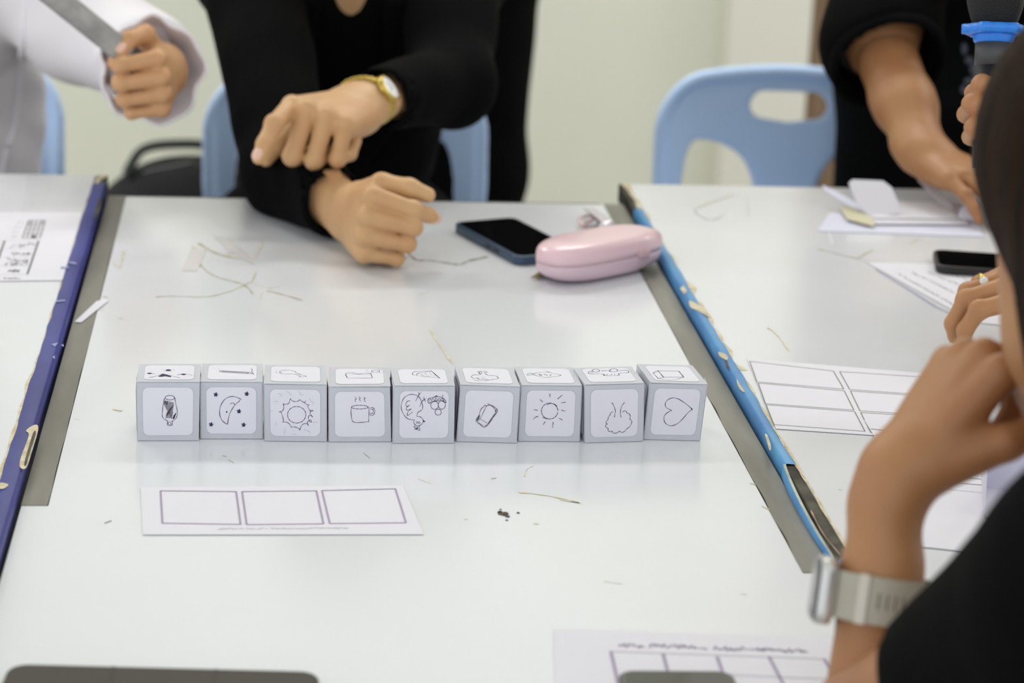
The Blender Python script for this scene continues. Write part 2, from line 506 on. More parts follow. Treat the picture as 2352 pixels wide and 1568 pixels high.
# bare spots torn into the bands
def torn(T, px, z, m, name='torn_patch'):
    P = [tz(x, y, z) for x, y in px]
    if len(P) > 4: P = catmull(P+[P[0]], 4)[:-1]
    mesh_obj(name, P, [tuple(range(len(P)))], m, T)
torn(TR, [(1583, 690), (1600, 697), (1622, 712), (1631, 728), (1618, 722), (1600, 712), (1586, 705)], SIDE_Z+.0014, M_chip)
torn(TR, [(1562, 662), (1570, 655), (1578, 668), (1572, 676)], SIDE_Z+.0014, M_chip)
torn(TR, [(1650, 808), (1664, 812), (1672, 820), (1668, 826), (1654, 818)], SIDE_Z+.0014, M_chip)
torn(TR, [(1662, 822), (1671, 830), (1676, 848), (1669, 846)], SIDE_Z+.0014, M_core)
torn(TR, [(1757, 996), (1763, 1000), (1771, 1024), (1768, 1034), (1761, 1012)], SIDE_Z+.0014, M_chip)
torn(TR, [(1692, 870), (1698, 880), (1710, 898), (1707, 900), (1696, 888)], SIDE_Z+.0014, M_chip)
torn(TL, [(80, 975), (88, 985), (72, 1040), (60, 1074), (46, 1072), (48, 1050), (66, 1000), (60, 988)], SIDE_Z+.0014, M_chip)
torn(TL, [(78, 990), (82, 996), (66, 1048), (60, 1068), (56, 1062), (70, 1012)], SIDE_Z+.0017, M_core)
torn(TL, [(230, 452), (233, 470), (222, 500), (217, 500), (222, 470)], SIDE_Z+.0014, M_core)
torn(TL, [(3, 1108), (19, 1112), (12, 1120), (0, 1122), (-6, 1112)], SIDE_Z+.0014, M_chip)
for (a, b) in (((100, 636), (108, 655)),):
    pass
for px in ([(160, 600), (176, 603), (175, 607), (159, 604)], [(140, 612), (158, 612), (157, 616), (139, 616)], [(128, 690), (150, 688), (150, 691), (127, 693)], [(140, 792), (146, 790), (146, 796)], [(118, 790), (134, 786), (126, 796)], [(120, 820), (126, 816), (126, 824)]):
    torn(TL, px, SIDE_Z+.0015, mat('scuffed_blue', rgb(150, 160, 200), .6), 'scuff')
# the band peeled away at the near end: a bent strip standing off the side, bare core behind
n = 40; V = []; F = []
for i in range(n):
    t = i/(n-1)
    y = 1.80-.20*t
    off = .0100*math.sin(math.pi*min(t*1.05, 1))**.7*0.35
    V += [(.4136-off-.0004, y, SIDE_Z+.0008-.006*t), (.4146-off+.0008, y, SIDE_Z+.0008-.006*t), (.4132-off-.0006, y, TABLE_Z+.0012)]
for i in range(n-1):
    F += [(3*i, 3*i+3, 3*i+4, 3*i+1), (3*i, 3*i+2, 3*i+5, 3*i+3)]
o = mesh_obj('peeled_edge_band', V, F, M_bluelite, TR, True)
o.data.materials.append(M_peel)
for i, p in enumerate(o.data.polygons): p.material_index = 1 if i % 2 == 0 else 0
MB().box(.4145, .4232, 1.56, 1.80, SIDE_Z-.02, SIDE_Z-.0006).build('bare_core_strip', M_core, TR)
MB().box(.4142, .4236, 1.29, 1.56, SIDE_Z-.02, SIDE_Z).build('laminate_top', M_lam, TR)
MB().box(.4142, .4236, 2.655, 2.783, SIDE_Z-.02, SIDE_Z-.0004).build('bare_core_strip', M_core, TR)

# dried glue streaks, pencil lines and stains on the table tops
def streak(T, px, w, m, z, name='glue_streak', dz=.0004):
    pts = catmull([np.append(tz(x, y, z)[:2], z+dz) for x, y in px], 5)
    k = len(pts)
    ww = [w*(.55+.45*math.sin(i*1.7)+.25*math.sin(i*.6+1))*(1 if 0 < i < k-1 else .3) for i in range(k)]
    ww = [max(x, w*.35) for x in ww]
    mb = MB(); ribbon(mb, pts, ww, (0, 0, 1)); mb.build(name, m, T)
for px, w, m in [
    ([(358, 682), (400, 680), (470, 682), (520, 672), (562, 655), (572, 648)], .0011, M_glue),
    ([(455, 604), (488, 632), (530, 645), (562, 655), (582, 676)], .0012, M_glue),
    ([(588, 625), (578, 650)], .0014, M_glue), ([(572, 650), (625, 662)], .0007, M_gluepale),
    ([(614, 668), (640, 674), (695, 690)], .0017, M_glue), ([(618, 664), (642, 657)], .0010, M_gluepale),
    ([(455, 558), (478, 572), (505, 585), (555, 595)], .0020, M_glue), ([(603, 557), (585, 596)], .0024, M_gluepale),
    ([(522, 583), (552, 582)], .0016, M_core), ([(442, 566), (452, 572)], .002, M_glue),
    ([(602, 672), (596, 690)], .0009, M_gluepale),
    ([(284, 577), (280, 598), (274, 617)], .0016, M_gluepale), ([(262, 600), (266, 612)], .0016, M_gluepale),
    ([(921, 566), (940, 584), (958, 598), (985, 598), (1030, 605), (1057, 608), (1080, 598), (1122, 590)], .0013, M_printdk),
    ([(921, 590), (938, 594)], .0016, M_core), ([(1080, 600), (1118, 592)], .0017, M_glue),
    ([(988, 757), (1000, 778), (1020, 808), (1042, 838)], .0016, M_gluepale),
    ([(1190, 1130), (1250, 1137), (1300, 1147), (1336, 1157)], .0016, M_gluepale), ([(1285, 1148), (1330, 1155)], .0022, M_gluepale),
    ([(960, 676), (978, 672)], .002, M_gluepale), ([(236, 680), (248, 684)], .0014, M_glue), ([(230, 712), (240, 713)], .001, M_glue),
    ([(272, 730), (286, 732)], .0015, M_gluepale), ([(260, 940), (280, 944)], .004, M_gluepale),
    ([(1722, 1110), (1756, 1117)], .002, M_gluepale), ([(1750, 1162), (1785, 1180)], .0022, M_gluepale),
    ([(1385, 1335), (1430, 1341)], .0011, M_gluepale), ([(835, 1040), (850, 1052)], .0013, M_gluepale),
    ([(510, 1046), (520, 1049)], .0009, mat('red_fleck', rgb(190, 150, 140), .6)), ([(524, 1056), (538, 1064)], .0007, M_glue),
    ([(1205, 1095), (1210, 1078), (1225, 1070)], .0006, M_gluepale), ([(960, 1100), (990, 1110)], .0009, M_gluepale),
    ([(1128, 1100), (1140, 1098)], .0009, M_stain), ([(1065, 1192), (1075, 1194)], .001, M_glue), ([(1225, 1202), (1238, 1204)], .0022, M_gluepale),
    ([(1700, 1363), (1716, 1366)], .0013, M_gluepale), ([(240, 1202), (256, 1196)], .0013, M_stain), ([(170, 962), (182, 964)], .0006, M_glue)]:
    streak(TC, px, w, m, TABLE_Z)
mb = MB()
for cx, cy, r in ((1158, 1180, .0036), (1148, 1176, .0016), (1166, 1186, .0016), (1190, 1178, .0012), (1164, 1195, .0010), (1150, 1170, .0008)):
    c = tz(cx, cy); a = []
    for k in range(14):
        an = 6.283*k/14; rr = r*(.65+.5*rnd.random()); a.append((c[0]+rr*math.cos(an)*1.3, c[1]+rr*math.sin(an)*1.5, TABLE_Z+.0004))
    mb.add(a, [tuple(range(14))])
mb.build('burn_stain', M_stain, TC)
for px, w, m in [([(1600, 478), (1640, 462), (1683, 448)], .0014, M_gluepale), ([(1596, 480), (1600, 492), (1634, 506), (1660, 495)], .0009, M_printlt),
                 ([(1715, 462), (1720, 498)], .0008, M_printlt), ([(1762, 752), (1785, 770), (1812, 806)], .0013, M_gluepale),
                 ([(1878, 572), (1930, 585), (1968, 594)], .0011, M_glue), ([(1968, 594), (2004, 574)], .0020, M_glue), ([(1968, 594), (1998, 602)], .0012, M_glue),
                 ([(1900, 520), (1912, 560)], .002, M_paper), ([(2090, 560), (2112, 548)], .0018, M_gluepale), ([(2110, 560), (2150, 560)], .0008, M_gluepale),
                 ([(1862, 1172), (1890, 1225), (1930, 1275)], .0006, mat('rust_line', rgb(190, 150, 130), .6)), ([(1800, 1020), (1830, 1075), (1850, 1100)], .0006, MATS['rust_line']),
                 ([(1926, 1124), (1934, 1126)], .001, M_glue)]:
    streak(TR, px, w, m, SIDE_Z)
for px, w in [([(225, 402), (232, 412)], .003), ([(212, 418), (222, 424)], .003), ([(75, 463), (72, 468)], .0012), ([(112, 432), (116, 436)], .0012)]:
    streak(TL, px, w, M_glue, SIDE_Z)
# bits of tape left on the middle table
def flat_piece(name, px, z, m, parent=None, dz=.0003, th=.0002):
    P = [tz(x, y, z) for x, y in px]
    mb = MB(); prism(mb, [(p[0], p[1]) for p in P][::-1], z+dz, z+dz+th)
    return mb.build(name, m, parent)
flat_piece('tape_bit', [(438, 570), (475, 573), (452, 623), (418, 623)], TABLE_Z, M_tape, TC)
flat_piece('tape_bit', [(490, 542), (530, 548), (575, 590), (585, 610), (565, 600), (520, 572)], TABLE_Z, M_tape, TC)
ps = flat_piece('paper_slip', [(171, 742), (187, 743), (249, 693), (240, 690), (222, 694)], TABLE_Z, M_paper, None, .0012)
tag(ps, 'small cut slip of white paper on the dull grey edge strip', 'paper')
# ------------------------------------------------------------------ picture cubes
CUBES = [
 # front TL, TR, BL, BR, back TL, TR in the photograph; crop origin and scale of the drawing coordinates
 ((313,876.7),(459,876),(315.6,1013),(457,1012.6),(320.5,836.6),(461,838.6)),
 ((460,875.7),(603,876.7),(461,1008.7),(603,1008.7),(465,836.6),(605,836.6)),
 ((606,880),(750,883),(608,1013.6),(750,1015),(609,841.5),(747,834.7)),
 ((755.6,886.5),(896.5,887.5),(755.6,1015.6),(899,1015),(755.6,842),(893.5,842)),
 ((905,884.5),(1045.5,885.5),(903,1019),(1043,1018.5),(897.4,846.4),(1034,846.4)),
 ((1058,882.6),(1194.7,887),(1049,1014.6),(1186.5,1018.5),(1041,841.5),(1178,843.5)),
 ((1198,883.5),(1337,885),(1191,1014),(1331,1015),(1182,842.4),(1315,842.4)),
 ((1344,882),(1480,880),(1343.5,1018),(1477,1014),(1320,847),(1454,847)),
 ((1494,879),(1625,881),(1479,1010),(1608,1013),(1458,834),(1590,840))]
CROP = [(300, 820, 2352/460.)]*3+[(740, 820, 2352/460.)]*3+[(1170, 820, 2352/470.)]*3
def circ(cx, cy, rx, ry, n=22, a0=0.0, a1=6.2832):
    return [(cx+rx*math.cos(a0+(a1-a0)*k/n), cy+ry*math.sin(a0+(a1-a0)*k/n)) for k in range(n+1)]
def star(cx, cy, r):
    p = [(cx+r*math.cos(-1.4+k*2.513), cy+r*math.sin(-1.4+k*2.513)) for k in range(6)]
    return p
I, G_, L_ = 'ink', 'pencil', 'faint'
# (kind, width factor, points); kind 'fill*' is a filled outline
FRONT = [
 [(I,1,[(402,482),(388,510),(376,600),(370,660),(372,695),(395,727),(437,750)]), (I,1,[(517,468),(527,525),(545,610),(549,660),(537,708),(507,742),(480,752)]),
  (I,1,circ(460,474,56,26)), (I,1,[(437,750),(431,797),(484,799),(488,750)]), (I,.8,[(445,765),(442,790),(470,790),(470,765),(450,762)])]
  +[(G_,1.3,[(398+i*13,505+i*3),(392+i*11,560+i*20)]) for i in range(9)]+[(I,.9,[(405+i*9,515),(398+i*9,545+i*5)]) for i in range(4)]
  +[(G_,1.2,[(505-i*8,560+i*8),(440-i*4,670+i*4)]) for i in range(7)]+[(I,1.3,[(535-i*8,650+i*10),(505-i*3,725)]) for i in range(4)]+[(G_,1.3,[(430+i*16,640),(415+i*16,715)]) for i in range(5)],
 [(I,1.1,[(1300,495),(1240,468),(1180,460),(1110,490),(1060,560),(1043,640),(1055,710),(1090,760),(1138,790)]), (I,1,[(1285,508),(1235,550),(1190,610),(1155,690),(1138,790)]),
  (I,1,[(1170,548),(1195,535),(1218,548),(1228,560)]), ('fill',1,circ(1128,642,9,10,10))]
  +[(I,1.1,star(x,y,27)) for x,y in ((1000,437),(1365,430),(1273,635),(945,790),(1328,795))]+[('fill',1,circ(x,y,9,9,8)) for x,y in ((1000,437),(1365,430),(1273,635),(945,790),(1328,795))],
 [(I,1,circ(1950,675,108,98)), (I,1,[(1875,485),(1895,508),(1930,520),(1965,515),(1983,497)]), (I,1,[(1983,497),(2010,515),(2038,530),(2060,512)]), (I,1,[(2038,530),(2070,555),(2100,562)]),
  (I,1,[(2080,570),(2095,610),(2125,635),(2142,630),(2130,622),(2112,640),(2112,670),(2140,703)]), (I,1,[(2140,703),(2105,680),(2088,710),(2100,750),(2125,765),(2118,740),(2095,745),(2075,770),(2092,803)]),
  (I,1,[(2092,803),(2060,778),(2020,790),(1995,825),(1990,857)]), (I,1,[(1990,857),(1960,830),(1920,818),(1885,825)]), (I,1,[(1885,825),(1870,790),(1830,762),(1780,762)]),
  (I,1,[(1780,762),(1795,755),(1785,700),(1765,645),(1740,638)]), (I,1,[(1740,638),(1775,635),(1795,605),(1798,570),(1790,545)]), (I,1,[(1790,545),(1830,550),(1860,535),(1875,485)])]
  +[(L_,.8,p) for p in ([(1730,430),(1755,425),(1778,462)],[(1835,400),(1860,415),(1885,445)],[(1960,405),(1985,405),(1995,440),(2030,440)],[(2105,480),(2115,520),(2145,530),(2140,560)],[(1675,525),(1700,515),(1735,520)],[(1645,632),(1670,630)],[(1710,765),(1695,790),(1710,798)],[(2140,765),(2200,763)],[(2035,850),(2075,860),(2110,885)],[(1895,905),(1930,900),(1945,920)],[(1805,840),(1810,870),(1800,905)])],
 [(I,1,circ(440,585,98,22)), (I,1,[(343,585),(338,640),(345,720),(360,755),(400,768),(470,765),(545,757)]), (I,1,[(540,580),(550,640),(547,700),(545,760)]),
  (I,1,[(552,600),(590,590),(618,620),(612,665),(585,685),(560,670)]), (I,1,[(562,615),(590,610),(602,635),(590,660),(565,655)]),
  (I,1,[(385,465),(400,485),(385,500),(390,522)]), (I,1,[(432,462),(445,480),(435,495),(450,513)]), (I,1,[(485,472),(503,478),(493,500),(508,523)])],
 [(I,1,[(1080,735),(1000,720),(950,660),(925,590),(935,520),(970,465),(1030,435),(1090,440),(1140,470),(1165,520),(1180,580),(1165,620),(1120,650),(1112,695)]),
  (I,1,[(1112,695),(1150,700),(1175,720),(1186,748),(1172,782),(1132,806),(1095,796),(1074,768),(1080,735)]), ('fill',1,[(1185,735),(1212,757),(1185,762)]),
  (I,.8,circ(1113,765,9,10,10)), (I,.8,circ(1140,768,9,10,10)), (I,.9,[(1095,805),(1075,815),(1095,830),(1085,845),(1110,850),(1115,835),(1130,855),(1148,855),(1135,805)]),
  (I,.9,[(1100,815),(1105,845),(1120,815),(1125,840)]), (I,1,[(1035,510),(1000,515),(980,555),(1000,575),(1025,562),(992,585),(985,612),(1010,618),(1045,605),(1008,635),(1000,685),(1060,640)]),
  (I,1,[(1095,515),(1130,450),(1140,430)]), (I,1,[(1125,410),(1150,440)]), (I,1,[(1160,412),(1132,435)]), (I,1,[(1145,578),(1170,520),(1200,492)]), (I,1,[(1193,465),(1197,495),(1217,522)]), (I,1,[(1215,485),(1188,505)]),
  (I,1,circ(1320,565,45,47)), (I,1,circ(1405,560,42,50)), (I,1,circ(1362,645,37,35)), (I,1.2,[(1250,540),(1245,490),(1290,475),(1340,462),(1400,470),(1440,500),(1455,532),(1400,512),(1340,512),(1290,520),(1250,540)]),
  (I,.8,[(1255,520),(1270,490),(1285,510),(1300,480),(1320,508),(1335,475),(1355,500),(1375,478),(1390,502),(1405,480),(1425,510),(1440,505)]), (I,.8,[(1325,460),(1340,450),(1355,460)]), (I,.8,[(1410,440),(1418,450),(1410,465)])],
 [(G_,1.2,[(1910,570),(1865,610),(1840,680),(1805,750),(1855,790),(1900,825),(1945,795),(1990,730),(2060,625),(2000,575),(1940,545)]), (G_,1,[(1930,570),(1890,650),(1855,725)]), (G_,1,[(1855,725),(1945,780)]),
  (G_,1.1,[(1945,780),(1990,715),(2045,635)]), (G_,1,[(2045,635),(2020,600),(1975,565),(1930,570)]), (G_,1,[(1855,725),(1825,755),(1890,805)]), (G_,3,[(1840,690),(1815,745)]), (G_,2.6,[(1850,680),(1835,730)]), (G_,2.4,[(2000,720),(1955,780)]),
  (G_,2.4,[(2050,610),(2030,640)]), (G_,2.0,[(1905,560),(1935,575)]), (G_,1.6,[(1940,790),(1900,815)]), (G_,1.4,[(1990,560),(2050,605)]), (G_,1.5,[(2035,655),(2000,710)])],
 [(I,1.1,circ(462,618,95,92,26,.2)), (I,.9,[(430,548),(470,530),(520,540),(548,565)]), (I,.9,[(380,690),(420,705),(450,712)])]
  +[(I,1.1,p) for p in ([(468,418),(463,440),(470,458)],[(607,433),(553,480)],[(595,523),(647,515)],[(597,605),(620,615),(645,618)],[(570,700),(610,723)],[(503,743),(500,775),(493,812)],[(412,740),(395,760),(388,778)],[(333,678),(295,690),(275,712)],[(278,602),(325,608)],[(350,483),(383,513)])],
 [(I,1,[(1175,520),(1200,560),(1215,610),(1212,655),(1203,692)]), (I,1,[(1323,518),(1290,560),(1275,620),(1275,660),(1283,690)]),
  (I,1,[(1187,628),(1165,635),(1155,660),(1138,685),(1130,715),(1106,750),(1125,768),(1108,778),(1108,805),(1135,820),(1128,835),(1150,855),(1182,850),(1178,862),(1210,875),(1250,862),(1260,850),(1290,865),(1320,855),(1348,825),(1380,800),(1405,755),(1403,728),(1383,712),(1390,680),(1375,650),(1352,642),(1342,622),(1318,618),(1297,632)])],
 [(I,1.05,[(1865,612),(1800,575),(1792,530),(1825,485),(1885,467),(1945,480),(2030,535),(2103,595)]), (I,1.05,[(2103,595),(2050,640),(1985,715),(1920,770),(1850,788),(1790,755),(1775,690),(1810,640),(1865,612)]), (I,1.6,[(2090,588),(2103,595),(2095,600)])]]
TOP = [
 [('fill',1,circ(443,165,32,9,14)), (L_,.8,[(372,152),(395,160)]), (L_,.8,[(395,178),(415,172)]), (L_,.8,[(470,178),(480,184)]), (L_,.8,[(490,150),(515,165)]), (L_,.8,[(440,146),(442,152)]),
  ('fill',1,[(320,236),(375,205),(470,228),(475,240),(455,240),(405,231),(360,238)]), (I,.9,[(210,247),(290,234),(375,206)]), (I,.9,[(375,206),(470,226),(580,250)]),
  ('fill',1,[(195,200),(222,192),(255,201),(225,208)]), (I,.8,[(187,203),(222,194),(285,208)]), ('fill',1,[(588,212),(622,204),(655,212),(620,221)]), (I,.8,[(545,220),(622,206),(722,222)])],
 [(I,1,[(1060,170),(1385,187)]), (I,1,[(1065,184),(1375,203)]), (I,.8,[(1385,187),(1375,203)]), (I,.8,[(1385,187),(1445,205),(1378,204)]), (I,.8,[(1060,170),(1040,176),(1065,184)]), (L_,.9,[(1030,148),(1045,155)]), (I,.7,[(1428,146),(1420,158),(1435,162),(1418,176),(1430,180),(1418,190)]), (I,.7,[(1430,190),(1450,210)]),
  (G_,1,[(1070,177),(1370,194)])],
 [(G_,.9,[(1935,175),(1860,160),(1780,168),(1750,186),(1780,202),(1850,206),(1900,200)]), (G_,.9,[(1935,175),(1945,190),(2000,208),(2052,224),(2045,233),(1980,235),(1985,222),(1940,210),(1900,200)]), (L_,.8,[(1710,170),(1705,185),(1725,200)])],
 [(I,1,[(285,187),(276,205),(295,246)]), (I,.9,[(295,246),(440,249),(590,250)]), (I,1.1,[(570,190),(590,250)]), (I,.8,[(285,187),(340,182),(390,192),(440,199),(500,190),(570,192)]), (G_,.8,[(300,197),(400,202),(440,206),(565,200)]),
  (I,.8,circ(630,165,48,14,14)), (I,.7,[(665,140),(672,149)]), (I,.7,[(685,153),(708,150)]), (G_,.7,[(515,152),(545,155)]), (G_,.7,[(515,165),(545,168)]), (I,.7,[(668,180),(690,187)]), (I,.7,[(590,175),(580,185)])],
 [(I,.8,[(1090,225),(1062,212),(1070,190),(1120,179),(1285,173)]), (I,.9,[(1105,226),(1120,205),(1170,190),(1290,176)]), (I,1.4,[(1285,173),(1330,215),(1385,258)]), (G_,.8,[(1385,258),(1260,242),(1110,228)])]
  +[(I,1.2,[(x,y),(x+22,y+1)]) for x,y in ((1155,210),(1205,196),(1255,196),(1170,224),(1205,212),(1232,230),(1270,215),(1308,233))],
 [(G_,1,[(1840,218),(1780,214),(1747,235),(1775,256),(1820,250),(1850,268),(1900,262),(1960,272),(2005,268),(2065,255),(2050,230),(2000,220),(1960,222),(1925,208)]), (I,.8,[(1815,170),(1855,212),(1838,180),(1860,172),(1870,205)]), (I,.8,[(1875,178),(1905,172),(1935,182),(1905,190),(1922,212)]), (G_,.9,[(1770,270),(1830,280),(1900,282),(1960,274)]), (L_,.9,[(1870,235),(1885,250),(1910,235)]), (I,.8,[(1815,248),(1835,262)])],
 [(G_,.9,[(270,203),(320,185),(430,174),(500,190),(590,212),(500,230),(410,237),(330,222),(270,203)]), (G_,.9,[(270,203),(228,188),(200,212),(270,203)])]
  +[(G_,.9,[(x,y),(x+14,y+6),(x+2,y+14)]) for x,y in ((335,196),(360,204),(395,197),(420,205),(345,208))]+[(G_,.9,[(485,204),(462,212),(470,220)]), (G_,.9,[(425,174),(440,170),(455,182)])],
 [(I,1,[(960,178),(922,182),(935,205),(1080,208),(1105,226),(1262,226),(1270,206),(1370,200),(1382,186),(1350,176),(1262,182)]), (I,1,circ(1005,174,42,14,16)), (I,1,circ(1212,174,45,15,16)), (I,1,[(1065,178),(1150,174),(1165,188)]), (I,1.6,[(1085,213),(1105,224)]), (I,.7,[(1130,212),(1130,222)]), (I,.7,[(1180,210),(1182,220)]), (I,.7,[(1220,210),(1222,220)]), (I,.7,[(940,190),(975,188)])],
 [(I,.9,[(1640,185),(1670,216),(1705,252)]), (I,.8,[(1640,185),(1695,160)]), (I,1.3,[(1695,160),(1730,195),(1765,236)]), (G_,.8,[(1705,252),(1765,236)]), (G_,.9,[(1695,160),(1945,167)]), (I,1.3,[(1942,167),(1970,200),(2000,234)]), (G_,.9,[(1765,236),(2000,234)]), (G_,.8,[(1705,252),(1870,266),(2000,234)])]]
LABEL = ['paper cube with a shaded jar drawn on its front and mountains on top',
 'paper cube with a crescent moon and stars drawn on its front',
 'paper cube with a large wavy-rayed sun drawn on its front',
 'paper cube with a steaming mug drawn on its front',
 'paper cube with an upside-down chicken and berries drawn on its front',
 'paper cube with a grey tilted phone sketched on its front',
 'paper cube with a round sun and short straight rays on its front',
 'paper cube with a fluffy cloud and two curved lines on its front',
 'paper cube with a sideways heart drawn on its front']

def inv_bilinear(p, q):
    """uv of p in quad q (00, 10, 11, 01)"""
    u, v = .5, .5
    q = [np.array(x, float) for x in q]; p = np.array(p, float)
    for _ in range(12):
        f = q[0]*(1-u)*(1-v)+q[1]*u*(1-v)+q[2]*u*v+q[3]*(1-u)*v-p
        du = (q[1]-q[0])*(1-v)+(q[2]-q[3])*v
        dv = (q[3]-q[0])*(1-u)+(q[2]-q[1])*u
        d = np.linalg.solve(np.stack([du, dv], 1), -f)
        u += d[0]; v += d[1]
    return u, v
def bil(Q, u, v):
    return Q[0]*(1-u)*(1-v)+Q[1]*u*(1-v)+Q[2]*u*v+Q[3]*(1-u)*v
def panel_uv(u0, u1, v0, v1, r, seg=6):
    return [((u0+u1)/2+x, (v0+v1)/2+y) for x, y in rrect(0, 0, (u1-u0)/2, (v1-v0)/2, r, seg)]

for ci, q in enumerate(CUBES):
    bl, br = tz(*q[2]), tz(*q[3])
    e = br-bl; w = np.linalg.norm(e); e /= w
    n_ = np.array([-e[1], e[0], 0.0])
    def onfront(p):
        d = ray(*p); t = ((bl-CAM)@n_)/(d@n_); return CAM+d*t
    tl, tr = onfront(q[0]), onfront(q[1])
    h = (tl[2]+tr[2])/2-TABLE_Z
    tl[2] = tr[2] = TABLE_Z+h
    b1, b2 = tz(*q[4], TABLE_Z+h), tz(*q[5], TABLE_Z+h)
    dep = .5*(((b1-tl)@n_+(b2-tr)@n_)/2)+.5*.0495
    sk = ((b1-tl)@e+(b2-tr)@e)/2*.9
    back = n_*dep+e*sk
    bl[2] = br[2] = TABLE_Z+.0003
    c = [bl, br, br+back, bl+back, tl, tr, tr+back, tl+back]
    ctr = sum(c[:4])/4
    K = empty('picture_cube', (ctr[0], ctr[1], TABLE_Z), LABEL[ci], 'paper cube', 'row of hand-drawn paper cubes')
    # shrink a hair so neighbours do not touch
    cc = np.array(c); mid = cc.mean(0)
    cc[:, :2] = mid[:2]+(cc[:, :2]-mid[:2])*.996
    c = list(cc)
    upz = np.array([0, 0, 1.0])
    body_c = [x.copy() for x in c]
    for k in range(4, 8): body_c[k] = body_c[k]-upz*.0007
    MB().hexa(body_c).build('body', M_cubegrey, K, bevel=.0004, segs=2)
    # lid: thin folded sheet on top, slightly proud of the front and sides
    rj = random.Random(ci*7+3)
    lid = [x.copy() for x in c[4:8]]
    lid[0] = lid[0]-n_*.0005-e*rj.uniform(-.0002, .0004); lid[1] = lid[1]-n_*.0005+e*rj.uniform(-.0002, .0004)
    lift = [rj.uniform(0, .0003) for _ in range(4)]
    MB().hexa([lid[k]+upz*(lift[k]-.0005) for k in range(4)]+[lid[k]+upz*(lift[k]) for k in range(4)]).build('lid', M_cubegrey, K)
    # glued side flap edges showing as pale slivers
    for sgn, a, b in ((-1, c[0], c[4]), (1, c[1], c[5])):
        if rj.random() < .75:
            o_ = e*sgn*.0004
            a2, b2_ = a+upz*.0004, b-upz*.0012
            MB().hexa([a2+o_*.2, a2+o_+n_*.0002, a2+o_+n_*.02, a2+o_*.2+n_*.02, b2_+o_*.2, b2_+o_+n_*.0002, b2_+o_+n_*.02, b2_+o_*.2+n_*.02]).build('side_flap', M_cubewhite, K)
    # printed squares (front, top, both sides, back)
    F_ = [c[0]-n_*.0003, c[1]-n_*.0003, c[5]-n_*.0003, c[4]-n_*.0003]
    T_ = [lid[k]+upz*(lift[k]+.00025) for k in range(4)]
    Lq = [c[3]-e*.0009, c[0]-e*.0009, c[4]-e*.0009, c[7]-e*.0009]
    Rq = [c[1]+e*.0009, c[2]+e*.0009, c[6]+e*.0009, c[5]+e*.0009]
    Bq = [c[2]+n_*.0003, c[3]+n_*.0003, c[7]+n_*.0003, c[6]+n_*.0003]
    for Qd, uv in ((F_, (.095, .9, .095, .905)), (T_, (.11, .9, .1, .9)), (Lq, (.1, .9, .1, .9)), (Rq, (.1, .9, .1, .9)), (Bq, (.1, .9, .1, .9))):
        P = [bil(Qd, u, v) for u, v in panel_uv(*uv, .1)]
        sq_ = mesh_obj('printed_square', P, [tuple(range(len(P)))], M_cubewhite, K)
        if Qd is F_: SQ_F = sq_
        if Qd is T_: SQ_T = sq_
    ox, oy, sc = CROP[ci]
    def crop(p): return ((p[0]-ox)*sc, (p[1]-oy)*sc)
    for strokes, Qd, cq, nrm, wscale in ((FRONT[ci], F_, (q[2], q[3], q[1], q[0]), -n_, 1.0), (TOP[ci], T_, (q[0], q[1], q[5], q[4]), upz, 1.15)):
        cqc = [crop(p) for p in cq]
        acc = {}
        for kind, wf, pts in strokes:
            uvs = [inv_bilinear(p, cqc) for p in pts]
            W = [bil(Qd, u, v)+nrm*.00018 for u, v in uvs]
            key = 'ink' if kind in ('ink', 'fill') else kind
            mb = acc.setdefault(key, MB())
            if kind == 'fill':
                mb.add(W, [tuple(range(len(W)))])
            else:
                P = catmull(W, 4)
                m_ = len(P)
                ww = [.00024*wf*wscale*(.8+.25*math.sin(i*.9+ci)) for i in range(m_)]
                ribbon(mb, [p+nrm*.00002*len(acc) for p in P], ww, nrm)
        for key, mb in acc.items():
            mb.build('drawing', {'ink': M_ink, 'pencil': M_pencil, 'faint': M_faint}[key], SQ_F if Qd is F_ else SQ_T)
# ------------------------------------------------------------------ papers
def paper(name, px, z, label, m=None, dz=.0006, th=.0003):
    P = [tz(x, y, z) for x, y in px]
    c = sum(P)/len(P)
    K = empty(name, (c[0], c[1], z), label, 'paper')
    mb = MB(); prism(mb, [(p[0], p[1]) for p in P], z+dz, z+dz+th)
    V = np.array(mb.V)
    mb.build('sheet', m or M_paper, K)
    return K, z+dz+th
def lines(K, zt, polys, w, m, name='printed_lines'):
    mb = MB()
    for px in polys:
        ribbon(mb, [np.append(tz(x, y, zt)[:2], zt+.0003) for x, y in px], w, (0, 0, 1))
    return mb.build(name, m, K)
def boxes(K, zt, quads, w, m, name='printed_box'):
    for q in quads:
        mb = MB()
        q = list(q)+[q[0]]
        for a, b in zip(q[:-1], q[1:]):
            ribbon(mb, [np.append(tz(*a, zt)[:2], zt+.0003), np.append(tz(*b, zt)[:2], zt+.0003)], w, (0, 0, 1))
        mb.build(name, m, K)
def scribble(K, zt, x0, y0, x1, y1, amp, n, w, m, seed, name='handwriting', gap=.16):
    r = random.Random(seed); mb = MB(); seg = []
    for i in range(n+1):
        t = i/n
        if r.random() < gap and len(seg) > 2:
            ribbon(mb, catmull([np.append(tz(*p, zt)[:2], zt+.0003) for p in seg], 3), w, (0, 0, 1)); seg = []
        seg.append((x0+(x1-x0)*t+r.uniform(-.35, .35)*abs(x1-x0)/n, y0+(y1-y0)*t+r.uniform(-amp, amp)))
    if len(seg) > 1: ribbon(mb, catmull([np.append(tz(*p, zt)[:2], zt+.0003) for p in seg], 3), w, (0, 0, 1))
    mb.build(name, m, K)

